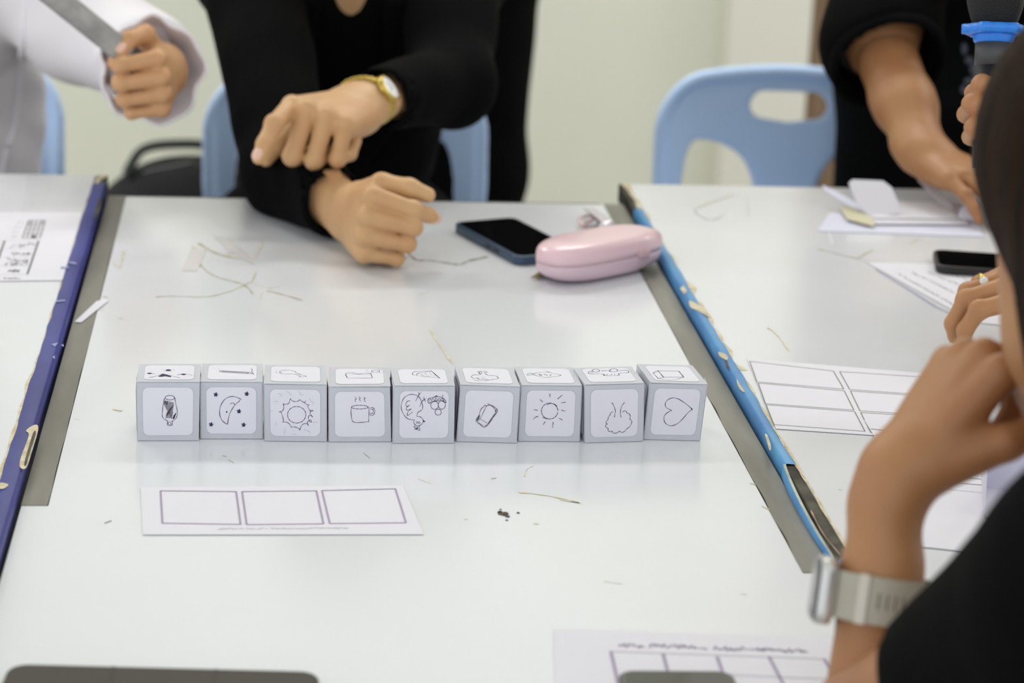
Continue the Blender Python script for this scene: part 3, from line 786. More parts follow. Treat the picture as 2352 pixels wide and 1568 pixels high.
def c6(x, y): return (300+x/2.138, 1020+y/2.138)
K, zt = paper('storyboard_strip', [(328, 1229.5), (973.5, 1229), (925, 1117), (323, 1121)], TABLE_Z, 'white paper strip printed with three empty boxes in front of the cubes')
boxes(K, zt, [[c6(147, 229), c6(518, 233), c6(540, 394), c6(156, 388)], [c6(547, 233), c6(912, 229), c6(947, 391), c6(570, 395)], [c6(939, 228), c6(1300, 219), c6(1352, 386), c6(978, 390)]], .0007, mat('violet_print', rgb(164, 150, 178), .7))
scribble(K, zt, *c6(425, 416), *c6(1070, 412), 1.6, 90, .00035, M_printlt, 5, 'printed_text', .1)

def c7(x, y): return (1700+x/1.807, 700+y/1.807)
K, zt = paper('storyboard_sheet', [c7(148, 517), c7(920, 568), c7(800, 290), c7(28, 226)], SIDE_Z, 'white sheet printed with a grid of empty boxes beside the sky blue edge')
def quad_next(q):
    return q
LQ = [[(40,235),(387,275),(430,350),(70,320)], [(75,325),(432,357),(472,437),(105,410)], [(108,415),(475,443),(518,525),(140,497)]]
RQ = [[(413,277),(760,300),(806,376),(455,352)], [(458,358),(810,382),(850,462),(497,440)], [(500,447),(852,468),(898,552),(542,530)]]
boxes(K, zt, [[c7(*p) for p in q] for q in LQ+RQ], .0004, mat('olive_print', rgb(126, 128, 116), .7))

def c5(x, y): return (x/6.533, 440+y/6.533)
K, zt = paper('worksheet', [(143, 645), (190, 490), (-300, 484), (-370, 652)], SIDE_Z, 'handwritten worksheet hanging over the royal blue table edge')
lines(K, zt, [[c5(580, 740), c5(410, 1242)], [c5(70, 740), c5(-105, 1242)]], .0008, M_printdk, 'table_rule')
lines(K, zt, [[c5(-900, 738), c5(580, 738)], [c5(-900, 860), c5(538, 860)], [c5(-900, 985), c5(496, 985)], [c5(-900, 1115), c5(452, 1115)], [c5(-900, 1245), c5(410, 1245)]], .0003, M_printlt, 'table_rule')
g0, g1, g2, g3 = (430, 432), (680, 432), (598, 698), (338, 698)
mb_l = []
for k in range(5):
    t = k/4
    a = (g0[0]+(g3[0]-g0[0])*t, g0[1]+(g3[1]-g0[1])*t); b = (g1[0]+(g2[0]-g1[0])*t, g1[1]+(g2[1]-g1[1])*t)
    mb_l.append([c5(*a), c5(*b)])
    a = (g0[0]+(g1[0]-g0[0])*t, g0[1]); b = (g3[0]+(g2[0]-g3[0])*t, g3[1])
    mb_l.append([c5(*a), c5(*b)])
lines(K, zt, mb_l, .0006, mat('grid_print', rgb(140, 136, 142), .7), 'small_grid')
torn(K, [c5(478, 655), c5(540, 655), c5(527, 692), c5(465, 692)], zt+.0004, M_printdk, 'blacked_cell')
for px, m_ in (([(428,435),(490,435),(478,475),(414,475)],MATS['grid_print']), ([(610,435),(678,435),(664,478),(598,478)],MATS['grid_print']), ([(412,490),(470,490),(462,510),(404,510)],MATS['grid_print'])):
    torn(K, [c5(*p) for p in px], zt+.0002, mat('grid_fill', rgb(182, 178, 184), .7), 'shaded_cell')
for i, (xa, ya, xb, yb, am) in enumerate(((545, 775, 150, 845, 5), (470, 930, 170, 935, 4), (430, 1050, 110, 1010, 5), (400, 1080, 70, 1090, 5), (290, 1190, 120, 1190, 4), (-40, 830, -500, 850, 5), (-60, 1000, -500, 1010, 5))):
    scribble(K, zt, *c5(xa, ya), *c5(xb, yb), am, 34, .00028, M_print, 20+i)
for i in range(4):
    scribble(K, zt, *c5(350-i*35, 462+i*72), *c5(240-i*28, 465+i*70), 2, 8, .0003, M_printlt, 40+i)
scribble(K, zt, *c5(300, 1300), *c5(55, 1298), 2.2, 16, .0005, M_print, 50)
scribble(K, zt, *c5(0, 1300), *c5(-400, 1298), 2.2, 26, .0005, M_print, 51)

K, zt = paper('activity_sheet', [(1276, 1700), (2010, 1720), (1908, 1467), (1272, 1446)], TABLE_Z, 'white activity sheet with a printed heading and grid under a phone')
scribble(K, zt, 1420, 1481, 1478, 1484, 5, 22, .0006, MATS['violet_print'], 61, 'printed_heading', .12)
scribble(K, zt, 1490, 1482, 1625, 1488, 5, 46, .0006, MATS['violet_print'], 62, 'printed_heading', .08)
scribble(K, zt, 1638, 1488, 1855, 1496, 5, 70, .0006, MATS['violet_print'], 63, 'printed_heading', .08)
lines(K, zt, [[(1403, 1496), (1895, 1513)], [(1660, 1549), (1930, 1561)], [(1420, 1549), (1470, 1549)]], .0005, mat('pale_violet_print', rgb(206, 198, 214), .7))
lines(K, zt, [[(1403, 1496), (1440, 1660)], [(1523, 1502), (1570, 1680)], [(1647, 1508), (1712, 1690)], [(1766, 1508), (1862, 1690)], [(1893, 1513), (1990, 1690)]], .0011, MATS['violet_print'])

# sheet with lines of text under the phone on the right table
K, zt = paper('text_sheet', [(2240, 742), (2420, 760), (2330, 612), (1990, 604)], SIDE_Z, 'printed text sheet with a curled edge under the black phone', dz=.0006)
for i in range(6):
    scribble(K, zt, 2062+i*34, 628-i*2, 2190+i*40, 700-i*9, 1.6, 40, .0004, M_printdk if i == 0 else M_print, 70+i, 'printed_text', .12)
lines(K, zt, [[(2012, 618), (2100, 672), (2150, 705), (2190, 722), (2240, 728)]], .0007, mat('violet_line', rgb(140, 136, 178), .7), 'border_line')  # violet line drawn along the curled edge of the sheet

# stack of loose sheets and unfolded paper boxes on the right table
for i, (px, lab, m_, dz) in enumerate((
    ([(1878, 532), (2260, 545), (2240, 500), (1905, 490)], 'grey-white sheet at the bottom of the loose pile on the chipped blue-edged table', M_paper2, .0006),
    ([(2010, 520), (2225, 522), (2200, 470), (1960, 468)], 'white sheet lying on the loose pile under the unfolded box', M_paper, .0030))):
    K, zt = paper('loose_sheet', px, SIDE_Z, lab, m_, dz)
flap_tag = flat_piece('cream_tag', [(1928, 485), (1978, 482), (2008, 518), (2006, 528), (1945, 512)], SIDE_Z, M_cream, None, .004, .0006)
tag(flap_tag, 'small cream card tag beside the unfolded white paper box', 'card')
def sheet3(name, P, m, parent=None, th=.0005):
    P = [np.array(p, float) for p in P]
    n_ = np.cross(P[1]-P[0], P[-1]-P[0]); n_ /= np.linalg.norm(n_)
    k = len(P); V = P+[p-n_*th for p in P]
    F = [tuple(range(k)), tuple(range(k, 2*k))[::-1]]+[(i, k+i, k+(i+1) % k, (i+1) % k) for i in range(k)]
    return mesh_obj(name, V, F, m, parent)
K = empty('unfolded_paper_box', tz(2080, 495, SIDE_Z), 'unfolded white paper box with upright rounded flaps on the papers', 'paper box')
zb = SIDE_Z+.005
B0, B1, B2, B3 = tz(2005, 500, zb), tz(2200, 502, zb), tz(2185, 470, zb), tz(1995, 468, zb)
sheet3('base', [B0, B1, B2, B3], M_paper, K, .0008)
def dep(p): return (p-CAM)@fwd
D1 = dep(tz(2030, 494, zb)); D2 = dep(tz(2150, 480, zb))
def face_flap(px, D, m, tilt=0.0):
    y0 = max(p[1] for p in px)
    sheet3('flap', [at(x, y, D+tilt*(y0-y)) for x, y in px], m, K)
face_flap([(1998, 497), (2066, 490), (2062, 462), (2048, 430), (2028, 415), (1958, 412), (1949, 420), (1962, 452), (1980, 480)], D1, M_paper, .0003)
face_flap([(2006, 499), (1996, 486), (1945, 452), (1889, 424), (1893, 436), (1940, 465)], D1+.004, M_paper2, .0006)
face_flap([(2184, 486), (2204, 492), (2160, 440), (2140, 420), (2103, 403), (2110, 416), (2150, 458)], D2, M_paper, .0005)
face_flap([(2200, 498), (2245, 508), (2262, 470), (2240, 452), (2208, 476)], D2-.05, M_paper2, .0004)

# sheets and a half-folded paper cube by the foreground arm
K, zt = paper('ruled_sheet', [(2080, 1118), (2420, 1150), (2330, 1010), (1985, 968)], SIDE_Z, 'sheet with closely printed grey lines beside the half-folded paper cube', dz=.0012)
for i in range(9):
    t = i/9
    lines(K, zt, [[(2000+90*t, 985+130*t), (2330+80*t, 1018+120*t)]], .0007, M_printlt if i % 2 else mat('mid_print', rgb(170, 168, 172), .7), 'printed_text')
K, zt = paper('blank_sheet', [(2090, 1255), (2420, 1290), (2360, 1128), (2110, 1112)], SIDE_Z, 'blank white sheet between the foreground arm and the half-folded paper cube', M_paper, dz=.0008)
K = empty('half_folded_cube', tz(2310, 1150, SIDE_Z), 'half-folded blank paper cube on the ruled sheet', 'paper cube')
zb = SIDE_Z+.003
H0, H1, H2, H3 = tz(2262, 1185, zb), tz(2390, 1205, zb), tz(2370, 1130, zb), tz(2262, 1120, zb)
up5 = np.array([0, 0, .038])
sheet3('base', [H0, H1, H2, H3], M_paper, K)
sheet3('panel', [H3, H2, H2+up5+np.array([.004, -.004, 0]), H3+up5*.95+np.array([-.002, -.006, 0])], M_paper2, K)
sheet3('panel', [H0, H3, H3+up5*.95+np.array([-.002, -.006, 0]), H0+up5*.9+np.array([-.006, 0, 0])], M_paper, K)
sheet3('panel', [H3+up5*.95+np.array([-.002, -.006, 0]), H2+up5+np.array([.004, -.004, 0]), H2+up5+np.array([.012, -.034, .006]), H3+up5+np.array([.016, -.03, .002])], M_paper2, K)

# ------------------------------------------------------------------ phones, tablet, case, pencil, key ring
M_glass = mat('black_glass', rgb(12, 12, 13), 0.06, 0.5)
M_bumper = mat('navy_case', rgb(52, 74, 100), 0.3, 0.5)
M_blackplastic = mat('black_plastic', rgb(26, 24, 25), 0.4, 0.5)
def phone(cx, cy, z, hx, hy, rot, th, mcase, label, name='smartphone', lens=False, back=None):
    K = empty(name, (cx, cy, z), label, 'phone')
    mb = MB(); prism(mb, rrect(cx, cy, hx, hy, .011, 6, rot), z+.0004, z+th)
    mb.build('case', mcase, K, bevel=.0022, segs=3)
    mb = MB(); prism(mb, rrect(cx, cy, hx-.0035, hy-.0035, .009, 6, rot), z+th-.0005, z+th+.0004)
    mb.build('screen', back or M_glass, K)
    c, s = math.cos(rot), math.sin(rot)
    mb = MB()
    for t0, t1 in ((.28, .36), (.40, .47)):
        x, y0, y1 = -hx-.0006, hy*2*t0-hy, hy*2*t1-hy
        pts = [(x, y0), (x+.002, y0), (x+.002, y1), (x, y1)]
        prism(mb, [(cx+a*c-b*s, cy+a*s+b*c) for a, b in pts], z+th*.35, z+th*.65)
    mb.build('side_button', M_blackplastic, K)
    return K
pA, pB, pC = tz(1046, 513, .76), tz(1178, 498, .76), tz(1192, 592, .76)
vec = pC-pA; rot = math.atan2(vec[1], vec[0])+math.pi/2
wv = pB-pA
ctr = (pB+pC)/2
phone(ctr[0], ctr[1], TABLE_Z, .0385, .079, rot, .0105, M_bumper, 'smartphone in a navy blue case beside the pink glasses case')
pp = tz(1530, 1543, .759)
phone(pp[0]+.004, pp[1]-.078, TABLE_Z+.0012, .0375, .079, -.02, .009, mat('grey_green_case', rgb(70, 69, 58), .35), 'dark grey-green phone lying on the activity sheet')
pr_ = tz(2158, 606, .77)
phone(pr_[0]+.075, pr_[1]+.008, SIDE_Z+.0012, .036, .076, math.radians(78), .009, M_blackplastic, 'black phone lying on the text sheet beside the ringed hand')

K = empty('tablet', tz(380, 1560, .76), 'dark brown covered tablet lying in front of the storyboard strip', 'tablet')
ta, tb = tz(22, 1522, .7575), tz(735, 1540, .7575)
v = tb-ta; rot = math.atan2(v[1], v[0]); hw = np.linalg.norm(v)/2
nn = np.array([v[1], -v[0], 0])/np.linalg.norm(v)
cc = (ta+tb)/2+nn*.0795
mb = MB(); prism(mb, rrect(cc[0], cc[1], hw, .0795, .013, 8, rot), TABLE_Z+.0005, TABLE_Z+.0075)
mb.build('cover', mat('brown_leatherette', rgb(60, 52, 46), 0.55, 0.35, noise=.1, nscale=30, bump=.15, bscale=400), K, bevel=.002, segs=3)
mb = MB()
for f in (-.33, .33):
    a = cc+v/np.linalg.norm(v)*hw*f
    prism(mb, [tuple((a+v/np.linalg.norm(v)*dx+nn*dy)[:2]) for dx, dy in ((-.001, -.078), (.001, -.078), (.001, .078), (-.001, .078))], TABLE_Z+.0072, TABLE_Z+.0078)
mb.build('fold_line', mat('brown_fold', rgb(48, 41, 37), .6), K)

M_pink = mat('pink_shell', rgb(236, 202, 210), 0.28, 0.5, noise=.03, nscale=10, coat=.25)
M_pink2 = mat('pink_shell_base', rgb(222, 194, 206), 0.3, 0.5, noise=.03, nscale=10, coat=.25)
ca, cb = tz(1262, 607, .772), tz(1500, 560, .772)
ax = cb-ca; Lc = np.linalg.norm(ax)+.010; ax = ax/np.linalg.norm(ax); ay = np.array([-ax[1], ax[0], 0])
cctr = (ca+cb)/2; cctr[2] = TABLE_Z+.022; cctr += ay*.004
K = empty('glasses_case', (cctr[0], cctr[1], TABLE_Z), 'pale pink hard glasses case lying across the table edge by the navy phone', 'glasses case')
def superell(c, X, Y, Z, rx, ry, rz, e1, e2, nu=64, nv=32, vmin=-1, vmax=1, zexp=1.0):
    V = []; F = []
    sg = lambda x, p: math.copysign(abs(x)**p, x)
    for j in range(nv+1):
        v = vmin*math.pi/2+(vmax-vmin)*math.pi/2*j/nv
        for i in range(nu):
            u = 2*math.pi*i/nu
            V.append(c+X*rx*sg(math.cos(v), e1)*sg(math.cos(u), e2)+Y*ry*sg(math.cos(v), e1)*sg(math.sin(u), e2)+Z*rz*sg(math.sin(v), e1))
    for j in range(nv):
        for i in range(nu):
            F.append((j*nu+i, j*nu+(i+1) % nu, (j+1)*nu+(i+1) % nu, (j+1)*nu+i))
    F.append(tuple(range(nu))[::-1]); F.append(tuple(range(nv*nu, nv*nu+nu)))
    return V, F
zz = np.array([0, 0, 1.0])
V, F = superell(cctr+zz*.0006, ax, ay, zz, Lc/2, .033, .0205, .42, .72, vmin=0); mesh_obj('lid', V, F, M_pink, K, True)
V, F = superell(cctr-zz*.0004, ax, ay, zz, Lc/2-.0006, .0325, .0215, .62, .72, vmax=0); mesh_obj('base', V, F, M_pink2, K, True)
V, F = superell(cctr, ax, ay, zz, Lc/2-.0010, .0320, .0010, .42, .72); mesh_obj('seam', V, F, mat('pink_seam', rgb(206, 172, 184), .5), K, True)
notch = cctr+ax*Lc*.21-ay*.0318+zz*.002
V, F = superell(notch, ax, ay, zz, .0085, .004, .0055, .7, .8); mesh_obj('clasp_notch', V, F, mat('pink_notch', rgb(206, 172, 180), .4), K, True)

ta, tb = tz(1219, 638, .753), tz(1296, 612, .756)
d = (tb-ta)/np.linalg.norm(tb-ta)
K = empty('pencil', ta, 'tip of a wooden pencil poking out from under the pink case', 'pencil')
MB().tube([ta+d*.012, ta+d*.026], [.0030, .0036], 8).build('barrel', mat('pencil_paint', rgb(110, 100, 72), .4, .5), K)
MB().tube([ta+d*.003, ta+d*.012], [.0009, .0032], 8).build('sharpened_wood', mat('pencil_wood', rgb(150, 132, 96), .7), K)
MB().tube([ta, ta+d*.004], [.0003, .001], 8).build('lead', M_stain, K)

kc = tz(1352, 515, .754)
K = empty('key_ring', (kc[0], kc[1], TABLE_Z), 'pinkish key ring with a clear strap behind the pink case', 'key ring')
ring = [kc+np.array([.011*math.cos(a), .011*math.sin(a)*1.2, .004*math.sin(a*1)+.003]) for a in np.linspace(0, 6.283, 30)]
MB().tube(ring, .0016, 8, False).build('ring', mat('rosy_metal', rgb(190, 160, 158), .3, .5, metal=.5), K, smooth=True)
strap = [tz(1352, 478, .760), tz(1368, 488, .766), tz(1392, 505, .768), tz(1412, 520, .762), tz(1430, 534, .754)]
mb = MB(); P = catmull(strap, 6)
for off in (0, -.0012): ribbon(mb, [p+np.array([0, 0, off]) for p in P], .0075, (0.1, -.35, .9))
mb.build('strap', mat('clear_pink_strap', rgb(206, 196, 206), .2, .5), K)
strap = [tz(1342, 512, .757), tz(1372, 500, .765), tz(1404, 512, .764), tz(1424, 528, .753)]
mb = MB(); P = catmull(strap, 6)
for off in (0, -.0012): ribbon(mb, [p+np.array([0, 0, off]) for p in P], .005, (0.3, -.35, .9))
mb.build('strap', mat('rosy_strap', rgb(198, 172, 176), .3, .5), K)

# ------------------------------------------------------------------ plastic chairs
M_chair = mat('pale_blue_plastic', rgb(190, 217, 253), 0.34, 0.4, noise=.04, nscale=4)
CHW, CHT = .2155, .80        # half width, top height
def chair_proto():
    def back(P):
        x, y, z = P[:, 0], P[:, 1], P[:, 2]
        # outline in the plane of the back
        hw = CHW-.030*np.clip((.62-z)/.3, 0, 1)
        zz_ = z-.40
        top = CHT-.022*(x/CHW)**2
        qx = np.abs(x)-(hw-.075); qz = z-(top-.075)
        d_out = np.minimum(np.maximum(qx, qz), 0)+np.hypot(np.maximum(qx, 0), np.maximum(qz, 0))-.075
        d_out = np.maximum(d_out, .40-z)
        # handle hole: long flat slot with a shallow point below
        hx = np.abs(x)-.040; hz = (z-(CHT-.060))
        slot = np.hypot(np.maximum(hx, 0), hz+np.where(hz < 0, .0*hx, 0))-.0215
        pt = np.maximum(np.abs(x)*.16+(CHT-.0865-z)-.0, z-(CHT-.05))
        pt = np.maximum(pt, np.abs(x)-.052)
        slot = np.minimum(slot, pt)
        # two arched openings at the sides
        # tall beside the post, falling away towards the middle splat
        ax_ = np.abs(x)-.148
        rr = np.hypot(ax_/np.where(ax_ > 0, .022, .094), np.maximum(z-(CHT-.19), 0)/.076)
        arch = (rr-1)*.03
        low = np.maximum(np.abs(x)-.170, .054-np.abs(x))
        arch = np.where(z < CHT-.19, low, arch)
        arch = np.maximum(arch, .47-z)
        d2 = np.maximum(d_out, np.maximum(-slot, -arch))
        yc = .05*(x/CHW)**2*-1.0+.16*np.clip(z-.42, 0, 1)     # bowed and leaning
        t = np.abs(y-yc)-.0055
        q = np.stack([d2, t], 1)+.004
        d = np.minimum(q.max(1), 0)+np.hypot(np.maximum(q[:, 0], 0), np.maximum(q[:, 1], 0))-.004
        # thick rolled rim along the outline
        rim = np.hypot(np.where(np.abs(d_out+.006) < .05, d_out+.006, .05), y-yc+.006)-.0105
        rim = np.maximum(rim, .405-z)
        return smin(d*.8, rim*.8, .006)
    B = sdf_surface(back, (-.25, -.12, .39), (.25, .13, .83), .0045)
    def seat(P):
        x, y, z = P[:, 0], P[:, 1], P[:, 2]
        hw = .205-.02*np.clip(y+.40, 0, .4)
        qx = np.abs(x)-(hw-.05); qy = np.abs(y+.195)-(.205-.05)
        d2 = np.minimum(np.maximum(qx, qy), 0)+np.hypot(np.maximum(qx, 0), np.maximum(qy, 0))-.05
        zc = .43-.012*np.exp(-((x/.12)**2+((y+.2)/.13)**2))
        t = np.abs(z-zc)-.006
        d = np.maximum(d2, t)
        sk = np.maximum(np.abs(d2+.005)-.005, np.maximum(z-.432, .395-z))
        return np.minimum(d, sk)*.9
    S = sdf_surface(seat, (-.23, -.42, .38), (.23, .03, .46), .005)
    legs = []
    for sx in (-1, 1):
        for y0, y1 in ((-.36, -.40), (-.02, .05)):
            a = np.array([sx*.165, y0, .425]); b = np.array([sx*.205, y1, .0])
            mb = MB()
            for k in range(2):
                pass
            o1, o2 = np.array([sx*.022, 0, 0]), np.array([0, .022*(1 if y0 > -.2 else -1), 0])
            w1 = .8
            mb.hexa([b-o1*.7-o2*.7, b+o1*.7-o2*.7, b+o1*.7+o2*.7, b-o1*.7+o2*.7, a-o1-o2, a+o1-o2, a+o1+o2, a-o1+o2])
            legs.append(mb)
    return B, S, legs
CB, CS, CLEG = chair_proto()
first = {}
def place_chair(x, y, rz, label, zoff=0.0, scale=1.0):
    K = bpy.data.objects.new('plastic_chair', None)
    col.objects.link(K)
    K.location = (x, y, zoff); K.rotation_euler = (0, 0, rz); K.scale = (scale, scale, scale)
    tag(K, label, 'chair', 'pale blue plastic chairs behind the tables')
    if not first:
        ob = fast_mesh('backrest', [CB], M_chair, None); os_ = fast_mesh('seat', [CS], M_chair, None)
        lg = [m_.build('leg', M_chair, None, bevel=.006) for m_ in CLEG]
        first['p'] = [ob, os_]+lg
        for o in first['p']: o.parent = K
    else:
        for o in first['p']:
            c = o.copy(); col.objects.link(c); c.parent = K
    return K
p = at(1828, 170, 3.62); place_chair(p[0], p[1], math.radians(-3), 'empty pale blue plastic chair with an oval handle hole by the standing person', scale=p[2]/.80)
p = at(797, 165, 3.52); place_chair(p[0], p[1], math.radians(2), 'pale blue plastic chair behind the person wearing a black jacket', scale=.95)
p = at(-190, 150, 3.5); place_chair(p[0], p[1], math.radians(4), 'pale blue plastic chair behind the person in the white shirt', scale=.95)

# ------------------------------------------------------------------ black bag
bc = at(440, 400, 4.2)
K = empty('black_bag', (bc[0], bc[1], 0), 'black soft bag with an arched handle standing behind the tables', 'bag')
M_bag = mat('black_nylon', rgb(22, 22, 24), .7, .3, noise=.2, nscale=20, bump=.3, bscale=90)
bt = at(440, 372, 4.2)[2]
def bagf(P):
    q = P-np.array([bc[0], bc[1], bt/2])
    e = ell((bc[0], bc[1], bt*.46), np.eye(3), (.225, .12, bt*.58))(P)
    bx = np.maximum(np.maximum(np.abs(q[:, 0])-.15, np.abs(q[:, 1])-.08), np.abs(q[:, 2]+.06)-bt*.43)
    return np.maximum(smin(e, bx, .05)*.8, .002-P[:, 2])
fast_mesh('bag_body', [sdf_surface(folds(bagf, .004, 22, 3), (bc[0]-.25, bc[1]-.18, -.02), (bc[0]+.25, bc[1]+.18, bt+.08), .008)], M_bag, K)
hp = [at(290, 400, 4.16), at(318, 352, 4.16), at(350, 336, 4.17), at(400, 331, 4.18), at(460, 332, 4.2), at(520, 345, 4.22), at(560, 390, 4.22)]
mb = MB()
P = catmull(hp, 6)
for off in (0, .012): ribbon(mb, [q+np.array([0, off, 0]) for q in P], .008, (0, -.9, .3))
MB().tube(P, .0085, 8).build('handle', mat('grey_webbing', rgb(58, 62, 58), .8), K, smooth=True)
MB().tube([at(330, 395, 4.09), at(440, 372, 4.07), at(560, 395, 4.09)], .003, 6).build('zip', mat('zip_grey', rgb(60, 60, 62), .4), K)
# ------------------------------------------------------------------ people
def unit(v): v = np.array(v, float); return v/np.linalg.norm(v)
M_skinA = mat('skin_tan', rgb(208, 168, 122), .48, .4, color2=rgb(198, 152, 108), nscale=14, sss=.12, bump=.06, bscale=260)
M_skinB = mat('skin_light_tan', rgb(204, 160, 116), .5, .4, color2=rgb(196, 146, 104), nscale=14, sss=.12, bump=.06, bscale=260)
M_skinC = mat('skin_brown', rgb(176, 128, 86), .5, .4, color2=rgb(164, 112, 74), nscale=14, sss=.12, bump=.06, bscale=260)
M_skinD = mat('skin_deep', rgb(184, 136, 94), .5, .4, color2=rgb(172, 120, 82), nscale=14, sss=.12, bump=.06, bscale=260)
M_nail = mat('fingernail', rgb(232, 190, 170), .25, .5)
M_black = mat('black_suiting', rgb(9, 9, 10), .95, .08, color2=rgb(5, 5, 6), nscale=7, bump=.25, bscale=70)
M_black2 = mat('black_jersey', rgb(9, 9, 10), .95, .08, color2=rgb(5, 5, 5), nscale=9, bump=.2, bscale=50)
M_white = mat('white_cotton', rgb(243, 239, 245), .8, .25, noise=.03, nscale=6, bump=.3, bscale=30)
M_hair = mat('dark_brown_hair', rgb(46, 27, 14), .75, .10, color2=rgb(20, 12, 7), nscale=30, stretch=(6, 6, .6), bump=.5, bscale=90)

FING = [(88, 23, 1, 41, 24, 21, 9.4, 8.3, 7.2), (91, 3, 3, 45, 28, 22, 9.6, 8.5, 7.3), (86, -16, 1, 42, 26, 22, 9.0, 8.0, 6.9), (77, -33, -3, 33, 20, 19, 8.0, 7.0, 6.1)]
def hand(wrist, distal, dorsal, side, fingers, thumb, s=1.0, forearm=None, rw=.027, re=.040, flat=.74):
    """wrist centre, pointing direction, back-of-hand direction; fingers: 4 x (mcp, pip, dip, spread) in degrees;
    thumb: three directions (distal, radial, dorsal). Returns field, joint dictionary, point list"""
    X = unit(distal); Z = np.array(dorsal, float); Z = unit(Z-(Z@X)*X)
    Y = np.cross(Z, X)*(1 if side == 'R' else -1)
    wrist = np.array(wrist, float)
    W = lambda x, y, z: wrist+(X*x+Y*y+Z*z)*s*.001
    D = lambda x, y, z: unit(X*x+Y*y+Z*z)
    mm = s*.001
    palm = []
    for (mx, my, mz, *_r) in FING:
        palm.append(cap(W(6, my*.42, -2), W(mx-4, my, mz-5), 13.5*mm, 10.8*mm))
    palm.append(ell(W(45, -22, -12), (X, Y, Z), (36*mm, 15*mm, 13*mm)))
    palm.append(cap(W(-14, 0, -1), W(14, 0, -2), 22*mm, 22*mm, Z, .74))
    f_palm = union(palm, 12*mm)
    J = {'X': X, 'Y': Y, 'Z': Z, 'wrist': wrist, 'tips': [], 'pts': [wrist]}
    flist = []
    for fi, ((mx, my, mz, l1, l2, l3, r1, r2, r3), (a1, a2, a3, sp)) in enumerate(zip(FING, fingers)):
        p0 = W(mx, my, mz-4); angs = [a1, a1+a2, a1+a2+a3]; pts = [p0]; sp_ = math.radians(sp)
        prev = p0
        for L, an in zip((l1, l2, l3), angs):
            an = math.radians(an)
            d = X*math.cos(an)*math.cos(sp_)+Y*math.sin(sp_)*max(math.cos(an), .25)-Z*math.sin(an)
            d = unit(d)
            prev = prev+d*L*mm; pts.append(prev)
        parts = [cap(pts[0], pts[1], (r1+.6)*mm, r2*mm), cap(pts[1], pts[2], (r2+.2)*mm, r3*mm*1.04), cap(pts[2], pts[3]-unit(pts[3]-pts[2])*r3*.8*mm, r3*mm*1.03, r3*mm*.86)]
        an = math.radians(angs[0]+a2*.5)
        nrm = unit(X*math.sin(an)+Z*math.cos(an))
        parts.append(cap(pts[1]+nrm*.8*mm, pts[1]+nrm*.8*mm+Y*.01*mm, r2*mm*1.02, r2*mm*1.02))
        nk = unit(X*math.sin(math.radians(a1*.5))+Z*math.cos(math.radians(a1*.5)))
        parts.append(cap(pts[0]+nk*2.2*mm, pts[0]+nk*2.2*mm+Y*.01*mm, 8.6*mm, 8.6*mm))
        flist.append(union(parts, 4*mm))
        an = math.radians(angs[2]); J['tips'].append((pts[2], pts[3], unit(X*math.sin(an)+Z*math.cos(an)), r3*mm))
        J['f%d' % fi] = pts; J['pts'] += pts
    c0 = W(20, 20, -9); tp = [c0]
    for L, d in zip((42, 30, 26), thumb): tp.append(tp[-1]+D(*d)*L*mm)
    th = union([cap(tp[0], tp[1], 14.5*mm, 11*mm), cap(tp[1], tp[2], 10.8*mm, 9.4*mm), cap(tp[2], tp[3]-unit(tp[3]-tp[2])*7*mm, 9.6*mm, 7.6*mm)], 5*mm)
    J['thumb'] = tp; J['pts'] += tp
    fs = [f_palm, th]+flist
    def field(P):
        d = smin(f_palm(P), th(P), 10*mm)
        for g in flist: d = smin(d, g(P), 2.6*mm)
        return d
    if forearm is not None:
        e = np.array(forearm, float)
        fa = union([cap(wrist-unit(wrist-e)*-.002, wrist+(e-wrist)*.45, rw*.80, re*.92, Z, .84), cap(wrist+(e-wrist)*.4, e, re*.92, re, Z, .92)], .02)
        g0 = field
        field = lambda P: smin(g0(P), fa(P), .022)
        J['elbow'] = e
    return field, J

def nails(J, which, parent, s=1.0):
    for k in which:
        if k == 'thumb':
            a, b = J['thumb'][2], J['thumb'][3]; d = unit(b-a); n = unit(J['thumb_n']-(J['thumb_n']@d)*d); r = .0078*s
        else:
            a, b, n, r = J['tips'][k]; d = unit(b-a)
        sd = np.cross(n, d)
        c = b-d*r*1.05+n*r*.62
        V, F = superell(c, d, sd, n, r*.98, r*.74, r*.36, .8, .9, 18, 10)
        mesh_obj('fingernail', V, F, M_nail, parent, True)

